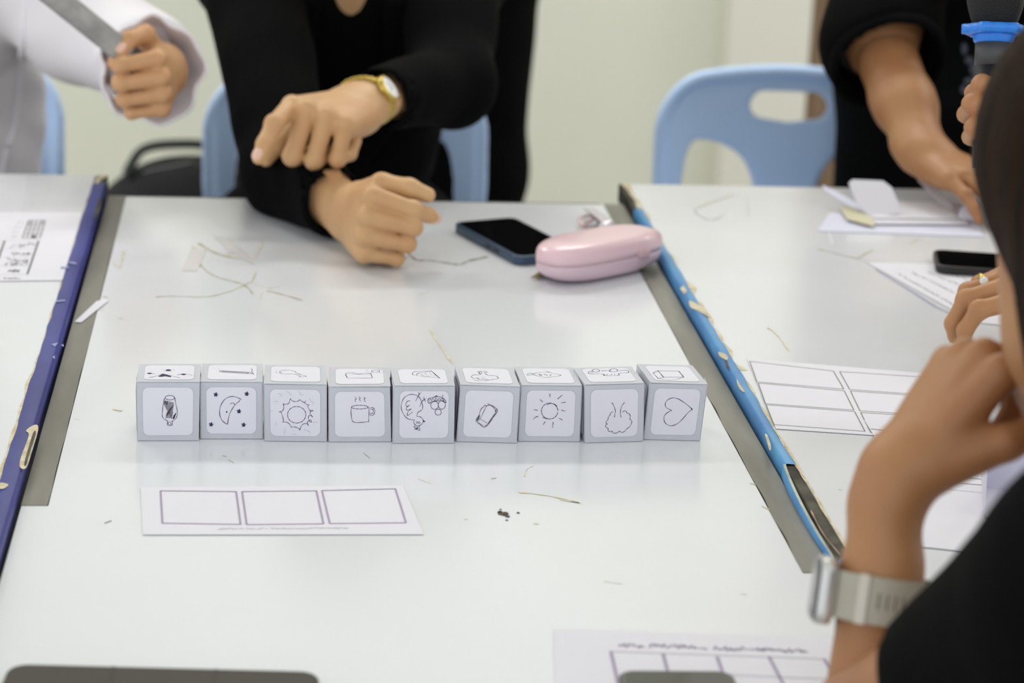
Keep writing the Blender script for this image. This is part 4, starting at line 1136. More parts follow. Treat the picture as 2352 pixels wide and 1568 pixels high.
def head(c, face, upd, s=1.0):
    f = unit(face); u = np.array(upd, float); u = unit(u-(u@f)*f); r = np.cross(f, u)
    W = lambda x, y, z: c+(r*x+f*y+u*z)*s
    A = (r, f, u)
    base = union([ell(W(0, -.012, .035), A, (.074*s, .092*s, .083*s)), ell(W(0, .022, -.035), A, (.060*s, .066*s, .078*s)),
                  cap(W(-.045, .02, -.06), W(0, .07, -.098), .018*s, .020*s), cap(W(.045, .02, -.06), W(0, .07, -.098), .018*s, .020*s)], .03*s)
    feat = [cap(W(0, .086, .012), W(0, .106, -.026), .008*s, .012*s), cap(W(-.012, .094, -.030), W(.012, .094, -.030), .008*s, .008*s),
            cap(W(-.020, .086, -.060), W(.020, .086, -.060), .0065*s, .0065*s), cap(W(-.016, .085, -.069), W(.016, .085, -.069), .007*s, .007*s),
            cap(W(-.045, .070, .020), W(-.014, .084, .022), .008*s, .008*s), cap(W(.045, .070, .020), W(.014, .084, .022), .008*s, .008*s)]
    ears = [cap(W(sx*.074, -.012, .012), W(sx*.078, -.004, -.030), .011*s, .008*s, r, .55) for sx in (-1, 1)]
    g = union([base]+feat, .012*s)
    eyes = [ell(W(sx*.031, .078, .002), A, (.017*s, .012*s, .008*s)) for sx in (-1, 1)]
    g = sub(g, union(eyes, .002), .006*s)
    balls = union([cap(W(sx*.031, .068, .002), W(sx*.031, .0681, .002), .0125*s, .0125*s) for sx in (-1, 1)], .001)
    g2 = union([g, balls]+ears, .006*s)
    neck = cap(W(0, -.02, -.06), W(0, -.035, -.17), .052*s, .056*s)
    return union([g2, neck], .02*s), W, A
M_eyew = mat('eye_white', rgb(232, 228, 222), .2, .5)
M_iris = mat('dark_iris', rgb(36, 24, 18), .15, .5)
M_lip = mat('lips', rgb(176, 104, 92), .45, .4)
def face_parts(W, A, s, body):
    r, f, u = A
    for sx in (-1, 1):
        V, F = superell(W(sx*.031, .0715, .002), r, f, u, .0125*s, .0110*s, .0075*s, 1, 1, 16, 10); e = mesh_obj('eye', V, F, M_eyew, body, True)
        V, F = superell(W(sx*.031, .0805, .002), r, f, u, .0055*s, .0026*s, .0058*s, 1, 1, 14, 8); mesh_obj('iris', V, F, M_iris, body, True)
        MB().tube([W(sx*.014, .0905, .026), W(sx*.030, .0870, .031), W(sx*.047, .0765, .026)], [.0026*s, .0030*s, .0014*s], 8).build('eyebrow', M_hair, body, True)
    V, F = superell(W(0, .0905, -.0605), r, f, u, .0215*s, .0045*s, .0040*s, .9, 1, 20, 8); mesh_obj('upper_lip', V, F, M_lip, body, True)
    V, F = superell(W(0, .0900, -.0690), r, f, u, .0185*s, .0050*s, .0048*s, .9, 1, 20, 8); mesh_obj('lower_lip', V, F, M_lip, body, True)
def hair_cap(W, A, s=1.0, bun=False, long=False):
    shell = union([ell(W(0, -.018, .045), A, (.086*s, .103*s, .092*s)), ell(W(0, -.055, -.02), A, (.078*s, .062*s, .085*s))], .03*s)
    cut = ell(W(0, .115, -.035), A, (.082*s, .085*s, .105*s))
    g = sub(shell, cut, .012*s)
    if long: g = union([g, cap(W(0, -.085, -.05), W(0, -.10, -.22), .07*s, .05*s)], .04*s)
    if bun: g = union([g, cap(W(0, -.125, .02), W(0, -.13, .02), .042*s, .042*s)], .015*s)
    return g

def torso(sl, sr, hip, front, depth=1.0):
    sl, sr, hip = (np.array(v, float) for v in (sl, sr, hip))
    mid = (sl+sr)/2; U = unit(mid-hip); S = unit(sr-sl); Fv = unit(np.array(front, float)-(np.array(front, float)@U)*U)
    w = np.linalg.norm(sr-sl); Lh = np.linalg.norm(mid-hip); A = (S, Fv, U)
    fs = [cap(sl, sr, .058, .058, Fv, .85), ell(mid-U*Lh*.30, A, (w*.47, .105*depth, Lh*.36)), ell(mid-U*Lh*.62, A, (w*.42, .100*depth, Lh*.33)), ell(hip, A, (w*.46, .125*depth, .14))]
    return union(fs, .07), mid, U, S, Fv
def seated_legs(hip, S, Fv, floor=0.0, knee_z=.47, reach=.42, spread=.10):
    fs = []
    for sg in (-1, 1):
        h = hip+S*sg*.09; k = hip+S*sg*spread+Fv*reach; k[2] = knee_z
        a = k+Fv*.03; a[2] = .09
        fs += [cap(h, k, .085, .062), cap(k, a, .060, .042)]
    return fs
def shoe(parent, ankle, Fv, m):
    Fh = unit([Fv[0], Fv[1], 0]); S = np.array([-Fh[1], Fh[0], 0]); c = np.array([ankle[0], ankle[1], 0.0])
    f = union([ell(c+Fh*.06+np.array([0, 0, .035]), (Fh, S, np.array([0, 0, 1.])), (.125, .043, .038)), cap(c+np.array([0, 0, .05]), c+np.array([0, 0, .10]), .042, .045)], .03)
    g = lambda P: np.maximum(f(P), .001-P[:, 2])
    fast_mesh('shoe', [sdf_surface(g, c-np.array([.2, .2, .01]), c+np.array([.22, .22, .16]), .007)], m, parent)

DEF_TH = ((.70, .62, -.34), (.93, .25, -.25), (.96, .10, -.25))

# ============ person in the black jacket at the middle table
Pn = empty('person', at(800, 200, 3.2)*np.array([1, 1, 0]), 'person in a black jacket leaning on the middle table and pointing with one hand', 'person')
S_r, S_l = at(572, -72, 3.04), at(1030, -62, 3.08)       # right arm is on the photograph's left
hipA = np.array([(S_r+S_l)[0]/2, 3.36, .52])
tA, midA, UA, SA, FA = torso(S_r, S_l, hipA, (0, -1, 0))
El_r, El_l = at(664, 392, 2.72), at(1036, 190, 2.92)
Wr_r = at(797, 485, 2.57); Wr_l = at(838, 234, 2.68)
# resting hand
hR, jR = hand(Wr_r, cv(.27, -.14, .95), cv(-.93, .16, .30), 'R',
              [(78, 50, 20, -30), (84, 94, 45, -8), (86, 96, 45, 0), (88, 96, 45, 4)],
              ((.92, .36, -.16), (.60, .06, -.80), (.30, -.15, -.94)), 1.06, El_r, .028, .036)
# pointing hand
hL, jL = hand(Wr_l, cv(-.52, -.17, .84), cv(.12, .86, .36), 'L',
              [(15, 26, 12, -15), (76, 98, 45, 3), (80, 98, 45, 2), (84, 104, 50, 2)],
              ((.78, .42, -.46), (.80, .10, -.60), (.74, .02, -.68)), 1.14, El_l, .028, .036)
headA, WA, AA = head(midA+np.array([.0, -.05, .235]), (-.05, -.94, -.34), (0, -.3, 1))
bodyA = union([tA, cap(S_r, El_r, .050, .040), cap(S_l, El_l, .050, .040), headA, cap(midA+UA*.01, midA+np.array([0, -.04, .12]), .062, .052)], .03)
partsA = [sdf_surface(bodyA, midA-np.array([.33, .45, .62]), midA+np.array([.33, .33, .42]), .0065),
          sdf_surface(hR, *bbox(jR['pts']+[Wr_r+(El_r-Wr_r)*.55], .05), .0016), sdf_surface(hL, *bbox(jL['pts']+[Wr_l+(El_l-Wr_l)*.55], .05), .0016)]
BA = fast_mesh('body', partsA, M_skinA, Pn)
nails(jR, [0], BA, 1.1); nails(jL, [0], BA, 1.1)
face_parts(WA, AA, 1.0, BA)
fast_mesh('hair', [sdf_surface(hair_cap(WA, AA, 1.0, False, True), midA-np.array([.25, .3, .15]), midA+np.array([.25, .35, .45]), .007)], M_hair, Pn)
def sleeve(sh, el, wr, cuff_t, r0, r1, r2, r3, hollow=True):
    """upper arm r0->r1, forearm r1->r2 up to cuff_t of the way, cuff opening radius r2"""
    c = el+(wr-el)*cuff_t
    d = unit(wr-el)
    g = union([cap(sh, el, r0, r1), cap(el, c+d*.02, r1*.97, r2)], .03)
    g = inter(g, lambda P: np.where(np.linalg.norm(P-c, axis=1) < .14, (P-c)@d, -.05), .003)
    if hollow: g = sub(g, cap(c-d*.02, c+d*.05, r2-.006, r2-.004), .002)
    return g
slR = sleeve(S_r, El_r, Wr_r, .84, .066, .050, .036, .0)
slL = sleeve(S_l, El_l, Wr_l, .86, .066, .052, .036, .0)
jac = union([inflate(tA, .016), slR, slL], .03)
vneck = union([cap(midA+UA*.05-FA*.02, midA+UA*.16-FA*.0, .058, .09), cap(midA+FA*.09+UA*.06, midA+FA*.13-UA*.07, .046, .010)], .02)
jac = sub(jac, vneck, .008)
jac = folds(jac, .0035, 34, 2)
_j = jac
jac = lambda P: np.maximum(_j(P), np.where(P[:, 1] < 2.727, TABLE_Z+.001-P[:, 2], -1.0))   # cloth lies on the table
JK = fast_mesh('jacket', [sdf_surface(jac, np.minimum(midA-np.array([.36, .55, .60]), Wr_r-.08), midA+np.array([.36, .30, .12]), .0062)], M_black, Pn)
# lapels and dark top
top = inter(inflate(tA, .006), inter(half(midA-UA*.02+FA*.05, FA*-.2+UA*1.0), half(midA-UA*.2, -UA), .01), .006)
fast_mesh('top', [sdf_surface(top, midA-np.array([.3, .3, .3]), midA+np.array([.3, .3, .15]), .007)], mat('navy_top', rgb(24, 24, 34), .8, .2), Pn)
for sg in (-1, 1):
    a = midA+SA*sg*.052+FA*.10+UA*.03; b = midA+SA*sg*.07+FA*.125-UA*.08; c = midA+SA*sg*.012+FA*.145-UA*.22
    g = union([cap(a, b, .014, .024, FA, .35), cap(b, c, .024, .008, FA, .35)], .01)
    fast_mesh('lapel', [sdf_surface(g, *bbox([a, b, c], .045), .004)], M_black, JK)
legsA = union(seated_legs(hipA, SA, FA)+[inflate(ell(hipA, (SA, FA, UA), (.17, .13, .12)), .01)], .05)
fast_mesh('trousers', [sdf_surface(folds(legsA, .004, 24, 5), hipA-np.array([.32, .65, .50]), hipA+np.array([.32, .2, .2]), .010)], M_black2, Pn)
for sg in (-1, 1): shoe(Pn, hipA+SA*sg*.10+FA*.44, FA, M_black)

# gold watch on the pointing wrist
M_gold = mat('gold_links', rgb(214, 186, 92), .28, .5, metal=.85, noise=.3, nscale=260)
wd = unit(Wr_l-El_l); wc = Wr_l-wd*.002
wn = jL['Z']; wn = unit(wn-(wn@wd)*wd); ws = np.cross(wd, wn)
Wt = empty('gold_wristwatch', wc, 'gold link wristwatch with a white oval dial on the pointing wrist', 'watch')
tilt = unit(wd*.96+wn*-.05)
dial_dir = unit(wn*.12+cv(.10, .0, 1)*1.0); dial_dir = unit(dial_dir-(dial_dir@wd)*wd); dside = np.cross(wd, dial_dir)
ra, rb = .0325, .0265
def band_pt(an, extra=0):
    v = wn*math.cos(an)*(rb+extra)+ws*math.sin(an)*(ra+extra)
    return wc+v
N = 30
for k in range(N):
    a0 = 2*math.pi*k/N; p = band_pt(a0); p2 = band_pt(a0+.01); t = unit(p2-p); nn = np.cross(wd, t)
    nn = nn if nn@(p-wc) > 0 else -nn
    mb = MB()
    for dx, wl in ((-.0052, .0020), (0, .0028), (.0052, .0020)):
        cpt = p+wd*dx
        V, F = superell(cpt, wd, t, nn, wl*1.05, .0030, .0018, .6, .6, 10, 6); mb.add(V, F)
    mb.build('link', M_gold, Wt, True)
ang = math.atan2(dial_dir@ws, dial_dir@wn); dc = band_pt(ang, .0015)
V, F = superell(dc, dside, wd, dial_dir, .0165, .0145, .0042, .35, 1.0, 36, 10); CASE = mesh_obj('case', V, F, M_gold, Wt, True)
V, F = superell(dc+dial_dir*.0022, dside, wd, dial_dir, .0138, .0118, .0024, .35, 1.0, 36, 8); mesh_obj('dial', V, F, mat('white_dial', rgb(236, 236, 238), .2, .5), CASE, True)
mb = MB()
for a_, L in ((.6, .0075), (2.3, .0055)):
    e_ = dc+dial_dir*.0048; mb.tube([e_, e_+(dside*math.cos(a_)+wd*math.sin(a_))*L], .0005, 6)
mb.build('watch_hands', mat('watch_hand_gold', rgb(120, 110, 70), .4, metal=.5), CASE)
V, F = superell(dc+wd*.0155, wd, dside, dial_dir, .0022, .0022, .0018, .6, 1, 12, 6); mesh_obj('crown', V, F, M_gold, CASE, True)

# ============ person in the white shirt at the royal-blue-edged table
Pn = empty('person', at(-40, 300, 3.2)*np.array([1, 1, 0]), 'person in a white shirt holding up a grey metal bar', 'person')
S_l, S_r = at(42, -60, 3.10), at(-370, -70, 3.10)
hipB = np.array([(S_r+S_l)[0]/2-.01, 3.34, .52])
tB, midB, UB, SB, FB = torso(S_r, S_l, hipB, (.1, -1, 0))
El_l = at(195, 50, 2.98); Wr_l = at(384, 158, 2.745)
El_r = np.array([-.66, 2.86, .83]); Wr_r = np.array([-.58, 2.66, .805])
hW, jW = hand(Wr_l, cv(.08, -.24, .96), cv(.93, .10, .06), 'L',
              [(74, 88, 50, 0), (80, 92, 50, 0), (84, 92, 50, 0), (86, 92, 50, 0)],
              ((.72, .62, -.12), (.84, -.02, -.52), (.66, -.55, -.52)), 1.0, El_l, .028, .036)
hW2, jW2 = hand(Wr_r, (.8, -.6, .03), (0, 0, 1), 'R', [(12, 16, 10, 0)]*4, DEF_TH, 1.05, El_r, .028, .036)
headB, WB, AB = head(midB+np.array([.0, -.03, .24]), (.35, -.90, -.25), (0, -.1, 1))
bodyB = union([tB, cap(S_r, El_r, .05, .04), cap(S_l, El_l, .05, .04), headB, cap(midB, midB+np.array([0, -.02, .13]), .06, .05)], .03)
BB_ = fast_mesh('body', [sdf_surface(bodyB, midB-np.array([.36, .45, .62]), midB+np.array([.36, .33, .42]), .008),
                   sdf_surface(hW, *bbox(jW['pts']+[Wr_l+(El_l-Wr_l)*.55], .05), .0017), sdf_surface(hW2, *bbox(jW2['pts']+[Wr_r+(El_r-Wr_r)*.55], .05), .003)], M_skinB, Pn)
jW['thumb_n'] = cv(-.1, .6, .7); nails(jW, ['thumb'], BB_, 1.1)
face_parts(WB, AB, 1.0, BB_)
fast_mesh('hair', [sdf_surface(hair_cap(WB, AB, 1.0, True), midB-np.array([.25, .3, .15]), midB+np.array([.25, .35, .45]), .007)], M_hair, Pn)
slL = sleeve(S_l, El_l, Wr_l, .80, .078, .066, .050, .0, False)
slR = sleeve(S_r, El_r, Wr_r, .85, .075, .062, .042, .0)
sh = union([inflate(tB, .022), slL, slR], .035)
sh = sub(sh, union([cap(midB+UB*.02-FB*.02, midB+UB*.16, .066, .10), cap(midB+FB*.1+UB*.05, midB+FB*.15-UB*.05, .05, .012)], .02), .008)
sh = folds(folds(sh, .0065, 22, 8), .003, 55, 9)
SHB = fast_mesh('shirt', [sdf_surface(sh, np.minimum(midB-np.array([.42, .5, .60]), Wr_r-.09), np.maximum(midB+np.array([.42, .3, .12]), Wr_l+.08), .0062)], M_white, Pn)
# loose turned-back cuff around the wrist
cd = unit(Wr_l-El_l); cw = at(342, 162, 2.765)
cax = unit(cd*.35+cv(.25, -.05, .9)*.8)
def cuff(P):
    q = P-cw; h_ = q@cax; rad = np.linalg.norm(q-h_[:, None]*cax, axis=1)
    an = np.arctan2(q@cv(1, 0, 0), q@cv(0, 1, 0))
    R_ = .050+.16*np.clip(h_+.03, 0, .1)+.0030*np.sin(an*5+1)+.0022*np.sin(an*9)
    d = np.abs(rad-R_)-.0022
    return np.maximum(d, np.abs(h_+.014)-(.038+.003*np.sin(an*3)))*.8
fast_mesh('cuff', [sdf_surface(cuff, cw-.11, cw+.11, .0022)], M_white, SHB)
# open front edge of the shirt, a hanging fold
from mathutils.bvhtree import BVHTree
_bv = BVHTree.FromPolygons([v.co[:] for v in SHB.data.vertices], [p.vertices[:] for p in SHB.data.polygons])
P_ = []
for x_, y_ in catmull([(58, -30), (54, 80), (46, 180), (34, 280), (14, 350), (0, 420)], 8):
    d_ = ray(x_, y_); d_ = d_/np.linalg.norm(d_)
    hit = _bv.ray_cast(Vector(CAM), Vector(d_))
    if hit[0] is not None: P_.append(np.array(hit[0]))
mb = MB(); mb.tube(P_, [.0055]*len(P_), 8)
mb.build('placket_fold', M_white, SHB, True)
legsB = union(seated_legs(hipB, SB, FB)+[inflate(ell(hipB, (SB, FB, UB), (.17, .13, .12)), .01)], .05)
fast_mesh('trousers', [sdf_surface(folds(legsB, .004, 24, 5), hipB-np.array([.34, .65, .50]), hipB+np.array([.34, .2, .2]), .012)], M_black2, Pn)
for sg in (-1, 1): shoe(Pn, hipB+SB*sg*.10+FB*.44, FB, M_black)
# the grey metal bar
b0, b1 = at(300, 132, 2.655), at(88, -38, 2.60)
bd = unit(b1-b0); bn = cv(.15, .35, .9); bn = unit(bn-(bn@bd)*bd); bs = np.cross(bd, bn)
Kb = empty('metal_bar', b0, 'flat grey brushed metal bar held by the white-sleeved hand', 'metal bar')
hw, ht = .0135, .004
c8 = lambda p: [p-bs*hw-bn*ht, p+bs*hw-bn*ht, p+bs*hw+bn*ht, p-bs*hw+bn*ht]
MB().hexa(c8(b0-bd*.012)+c8(b0+bd*.30)).build('bar', mat('brushed_grey_metal', rgb(168, 166, 164), .42, .5, metal=.55, color2=rgb(140, 138, 137), nscale=40, stretch=(1, 1, 1)), Kb, bevel=.0015)
MB().hexa(c8(b0-bd*.016)+c8(b0+bd*.004)).build('dark_end', mat('dark_rubber_end', rgb(70, 62, 60), .6), Kb, bevel=.001)
MB().hexa([p+bn*.0006 for p in (c8(b0+bd*.225)[0:0] or [])] or c8(b0+bd*.285)+c8(b0+bd*.3005)).build('bright_end', mat('bright_metal', rgb(205, 205, 205), .3, .5, metal=.6), Kb)

# ============ person in black standing behind
pc = at(1010, 250, 4.15)
Pn = empty('person', (pc[0], pc[1], 0), 'person dressed all in black standing behind the black-jacketed person', 'person')
hx, hy = pc[0], pc[1]
hipC = np.array([hx, hy, .90]); sL, sR = np.array([hx-.18, hy, 1.36]), np.array([hx+.18, hy, 1.36])
tC, midC, UC, SC, FC = torso(sL, sR, hipC, (0, -1, 0))
headC, WC, AC = head(np.array([hx, hy-.02, 1.57]), (.1, -.98, -.15), (0, 0, 1))
eC = [np.array([hx+s_*.21, hy+.02, 1.10]) for s_ in (-1, 1)]; wC = [np.array([hx+s_*.10, hy-.13, .97]) for s_ in (-1, 1)]
armsC = [cap(sL, eC[0], .046, .038), cap(eC[0], wC[0], .036, .025), cap(sR, eC[1], .046, .038), cap(eC[1], wC[1], .036, .025)]
hC1, jC1 = hand(wC[0], (.8, -.4, 0), (0, -.8, .5), 'R', [(25, 30, 20, 0)]*4, DEF_TH, 1.0)
hC2, jC2 = hand(wC[1], (-.8, -.4, -.1), (0, -.8, .5), 'L', [(25, 30, 20, 0)]*4, DEF_TH, 1.0)
bodyC = union([tC, headC, cap(midC, midC+np.array([0, 0, .13]), .056, .05)]+armsC, .03)
BC_ = fast_mesh('body', [sdf_surface(bodyC, (hx-.32, hy-.3, .7), (hx+.32, hy+.25, 1.75), .010), sdf_surface(hC1, *bbox(jC1['pts'], .04), .004), sdf_surface(hC2, *bbox(jC2['pts'], .04), .004)], M_skinC, Pn)
face_parts(WC, AC, 1.0, BC_)
fast_mesh('hair', [sdf_surface(hair_cap(WC, AC, 1.0, False, True), (hx-.2, hy-.25, 1.3), (hx+.2, hy+.3, 1.75), .009)], M_hair, Pn)
shC = sub(union([inflate(tC, .016)]+[inflate(a, .014) for a in armsC], .03), cap(midC+UC*.04, midC+UC*.2, .06, .09), .006)
shC = inter(shC, half((hx, hy, .86), (0, 0, -1)), .004)
shC = sub(shC, union([cap(w_, w_+unit(w_-e_)*.1, .05, .05) for w_, e_ in zip(wC, eC)], 0), .004)
fast_mesh('shirt', [sdf_surface(folds(shC, .004, 26, 4), (hx-.34, hy-.32, .8), (hx+.34, hy+.28, 1.46), .009)], M_black2, Pn)
lg = []
for s_ in (-1, 1):
    lg += [cap((hx+s_*.075, hy, .88), (hx+s_*.070, hy-.01, .48), .098, .075), cap((hx+s_*.070, hy-.01, .48), (hx+s_*.068, hy+.01, .06), .075, .062)]
fast_mesh('trousers', [sdf_surface(folds(union(lg+[ell(hipC, np.eye(3), (.200, .155, .16))], .04), .004, 30, 6), (hx-.25, hy-.22, .02), (hx+.25, hy+.22, 1.06), .009)], M_black2, Pn)
for s_ in (-1, 1): shoe(Pn, np.array([hx+s_*.068, hy+.01, .06]), (0, -1, 0), M_black)

# ============ person in black leaning on the sky-blue-edged table
Pn = empty('person', at(2180, 200, 3.3)*np.array([1, 1, 0]), 'person in black with rolled sleeves leaning one hand on the papers table', 'person')
S_r, S_l = at(2075, -150, 3.04), at(2540, -180, 3.12)
hipD = np.array([(S_r+S_l)[0]/2+.10, 3.50, .78])
tD, midD, UD, SD, FD = torso(S_r, S_l, hipD, (-.1, -1, -.2))
El_r = at(2022, 95, 2.98); Wr_r = at(2118, 346, 2.84)
El_l = at(2560, 60, 2.95); Wr_l = np.array([.97, 2.71, .822])
hD, jD = hand(Wr_r, (.52, -.84, -.10), (.05, -.12, .98), 'R', [(8, 16, 10, 6), (10, 18, 12, 1), (12, 18, 12, -4), (12, 18, 12, -10)],
              ((.72, .66, -.22), (.88, .42, -.2), (.92, .3, -.2)), 1.02, El_r, .036, .039)
hD2, jD2 = hand(Wr_l, (-.40, -.90, -.12), (0, -.1, 1), 'L', [(10, 14, 8, 0)]*4, DEF_TH, 1.08, El_l, .033, .046)
headD, WD, AD = head(midD+np.array([-.02, -.13, .20]), (-.3, -.80, -.55), (0, -.5, 1))
bodyD = union([tD, cap(S_r, El_r, .056, .048), cap(S_l, El_l, .056, .048), headD, cap(midD, midD+np.array([-.01, -.07, .10]), .06, .052)], .03)
BD_ = fast_mesh('body', [sdf_surface(bodyD, midD-np.array([.40, .45, .55]), midD+np.array([.40, .65, .36]), .009),
                   sdf_surface(hD, *bbox(jD['pts']+[El_r], .06), .0022), sdf_surface(hD2, *bbox(jD2['pts']+[El_l], .06), .004)], M_skinC, Pn)
face_parts(WD, AD, 1.0, BD_)
fast_mesh('hair', [sdf_surface(hair_cap(WD, AD), midD-np.array([.25, .4, .1]), midD+np.array([.25, .2, .45]), .009)], M_hair, Pn)
slr = sleeve(S_r, El_r, Wr_r, .16, .078, .070, .066, .0)
sll = sleeve(S_l, El_l, Wr_l, .16, .078, .070, .066, .0)
sd_ = sub(union([inflate(tD, .018), slr, sll], .03), cap(midD+UD*.03+FD*.05, midD+UD*.2+FD*.05, .06, .09), .006)
SHIRT_D = fast_mesh('shirt', [sdf_surface(folds(sd_, .0045, 28, 14), midD-np.array([.44, .45, .62]), midD+np.array([.44, .65, .12]), .0075)], M_black2, Pn)
# rolled cuff with a pointed tab
cdir = unit(Wr_r-El_r); cc_ = El_r+(Wr_r-El_r)*.13
def rcuff(P):
    q = P-cc_; h_ = q@cdir; rad = np.linalg.norm(q-h_[:, None]*cdir, axis=1)
    return np.maximum(np.abs(rad-.068-.0015*np.sin(h_*160))-.004, np.abs(h_)-.022)*.9
fast_mesh('rolled_cuff', [sdf_surface(rcuff, cc_-.1, cc_+.1, .004)], M_black, SHIRT_D)
tb_ = [at(1968, 175, 2.90), at(1955, 160, 2.90), at(1938, 125, 2.91), at(1918, 84, 2.92), at(1925, 110, 2.915), at(1934, 150, 2.905)]
sheet3('sleeve_tab', tb_, M_black, SHIRT_D, .003)
# pale print on the shirt front, laid on the cloth itself
from mathutils.bvhtree import BVHTree
def on_cloth(ob, blobs, m, name):
    me = ob.data
    bv = BVHTree.FromPolygons([v.co[:] for v in me.vertices], [p.vertices[:] for p in me.polygons])
    off = np.array(PINV[Pn.name].translation)
    mb = MB()
    for x_, y_, rx, ry in blobs:
        P = []
        for k in range(12):
            an = 6.2832*k/12
            d = ray(x_+rx*math.cos(an), y_+ry*math.sin(an)); d = d/np.linalg.norm(d)
            hit = bv.ray_cast(Vector(CAM), Vector(d))
            if hit[0] is None: break
            P.append(np.array(hit[0])-d*.0025)
        if len(P) == 12: mb.add(P, [tuple(range(12))])
    if mb.V: mb.build(name, m, ob)
on_cloth(SHIRT_D, [(2236, 158, 9, 14), (2226, 138, 10, 9), (2215, 112, 7, 14), (2226, 186, 12, 8), (2214, 205, 8, 10), (2240, 176, 6, 12)], mat('faded_print', rgb(92, 94, 110), .8), 'shirt_print')
lgD = union([cap(hipD+SD*s_*.09, (hipD[0]+s_*.10, 3.50, .46), .10, .075) for s_ in (-1, 1)]+[cap((hipD[0]+s_*.10, 3.50, .46), (hipD[0]+s_*.11, 3.55, .06), .072, .06) for s_ in (-1, 1)]+[ell(hipD, np.eye(3), (.19, .14, .13))], .04)
fast_mesh('trousers', [sdf_surface(folds(lgD, .004, 28, 3), (hipD[0]-.28, 3.3, .02), (hipD[0]+.28, 3.75, .98), .010)], M_black2, Pn)
for s_ in (-1, 1): shoe(Pn, np.array([hipD[0]+s_*.11, 3.55, .06]), (0, -1, 0), M_black)

# ============ person on the right holding a microphone (mostly out of the frame)
mc = at(2284, 120, 2.18)
Pn = empty('person', (1.28, 2.25, 0), 'person at the far side of the papers holding a black microphone', 'person')
S_l, S_r = np.array([1.26, 2.05, 1.06]), np.array([1.26, 2.42, 1.06])
hipE = np.array([1.34, 2.24, .52])
tE, midE, UE, SE, FE = torso(S_l, S_r, hipE, (-1, 0, 0))
Wm = at(2512, 345, 2.20); Em = np.array([1.16, 1.98, .86])
Wg = at(2530, 672, 2.25); Eg = np.array([1.12, 2.44, .86])
hE, jE = hand(Wm, cv(-.80, .30, .5), cv(-.1, .25, .95), 'L', [(38, 78, 45, 0), (42, 80, 45, 0), (44, 82, 45, 0), (46, 82, 45, 0)], ((.75, .5, -.4), (.9, .15, -.4), (.9, 0, -.45)), 1.0, Em, .026, .036)
hE2, jE2 = hand(Wg, cv(-.95, .10, .25), cv(.05, .80, .55), 'R', [(24, 52, 30, 0), (28, 54, 32, 0), (32, 56, 32, 0), (34, 56, 32, 0)], ((.75, .5, -.4), (.9, .15, -.4), (.9, 0, -.45)), 1.0, Eg, .026, .036)
headE, WE, AE = head(midE+np.array([-.03, 0, .235]), (-.95, -.1, -.25), (0, 0, 1))
bodyE = union([tE, cap(S_l, Em, .048, .04), cap(S_r, Eg, .048, .04), headE, cap(midE, midE+np.array([-.02, 0, .13]), .058, .05)], .03)
BE_ = fast_mesh('body', [sdf_surface(bodyE, midE-np.array([.3, .36, .62]), midE+np.array([.25, .36, .42]), .010), sdf_surface(hE, *bbox(jE['pts']+[Em], .05), .0024), sdf_surface(hE2, *bbox(jE2['pts']+[Eg], .05), .0024)], M_skinD, Pn)
face_parts(WE, AE, 1.0, BE_)
fast_mesh('hair', [sdf_surface(hair_cap(WE, AE, 1.0, True), midE-np.array([.25, .25, .1]), midE+np.array([.3, .25, .45]), .010)], M_hair, Pn)
shE = sub(union([inflate(tE, .018), sleeve(S_l, Em, Wm, .35, .07, .06, .05, 0), sleeve(S_r, Eg, Wg, .35, .07, .06, .05, 0)], .03), cap(midE+UE*.03+FE*.03, midE+UE*.2, .06, .09), .006)
fast_mesh('shirt', [sdf_surface(folds(shE, .004, 26, 21), midE-np.array([.36, .40, .62]), midE+np.array([.28, .42, .12]), .010)], M_black2, Pn)
legsE = union(seated_legs(hipE, SE, FE, reach=.36)+[ell(hipE, np.eye(3), (.13, .18, .12))], .05)
fast_mesh('trousers', [sdf_surface(legsE, hipE-np.array([.6, .34, .5]), hipE+np.array([.25, .34, .2]), .012)], M_black2, Pn)
for sg in (-1, 1): shoe(Pn, hipE+SE*sg*.10+FE*.38, FE, M_black)
# gold ring
rp = jE2['f2']; rc_ = rp[0]+(rp[1]-rp[0])*.62; rd = unit(rp[1]-rp[0])
a_ = unit(np.cross(rd, [0.1, .2, 1])); b_ = np.cross(rd, a_)
Kr = empty('gold_ring', rc_, 'gold ring with a pale stone on the hand beside the black phone', 'ring')
MB().tube([rc_+(a_*math.cos(t)+b_*math.sin(t))*.0101 for t in np.linspace(0, 6.283, 28)], .0027, 8, False).build('hoop', M_gold, Kr, True)
sdir = jE2['Z']*.5+cv(0, .1, 1)*.7; sdir = unit(sdir-(sdir@rd)*rd)
V, F = superell(rc_+sdir*.0115, rd, np.cross(rd, sdir), sdir, .0042, .0042, .003, .7, .9, 14, 8); mesh_obj('stone', V, F, mat('pale_stone', rgb(225, 225, 220), .1, .6), Kr, True)

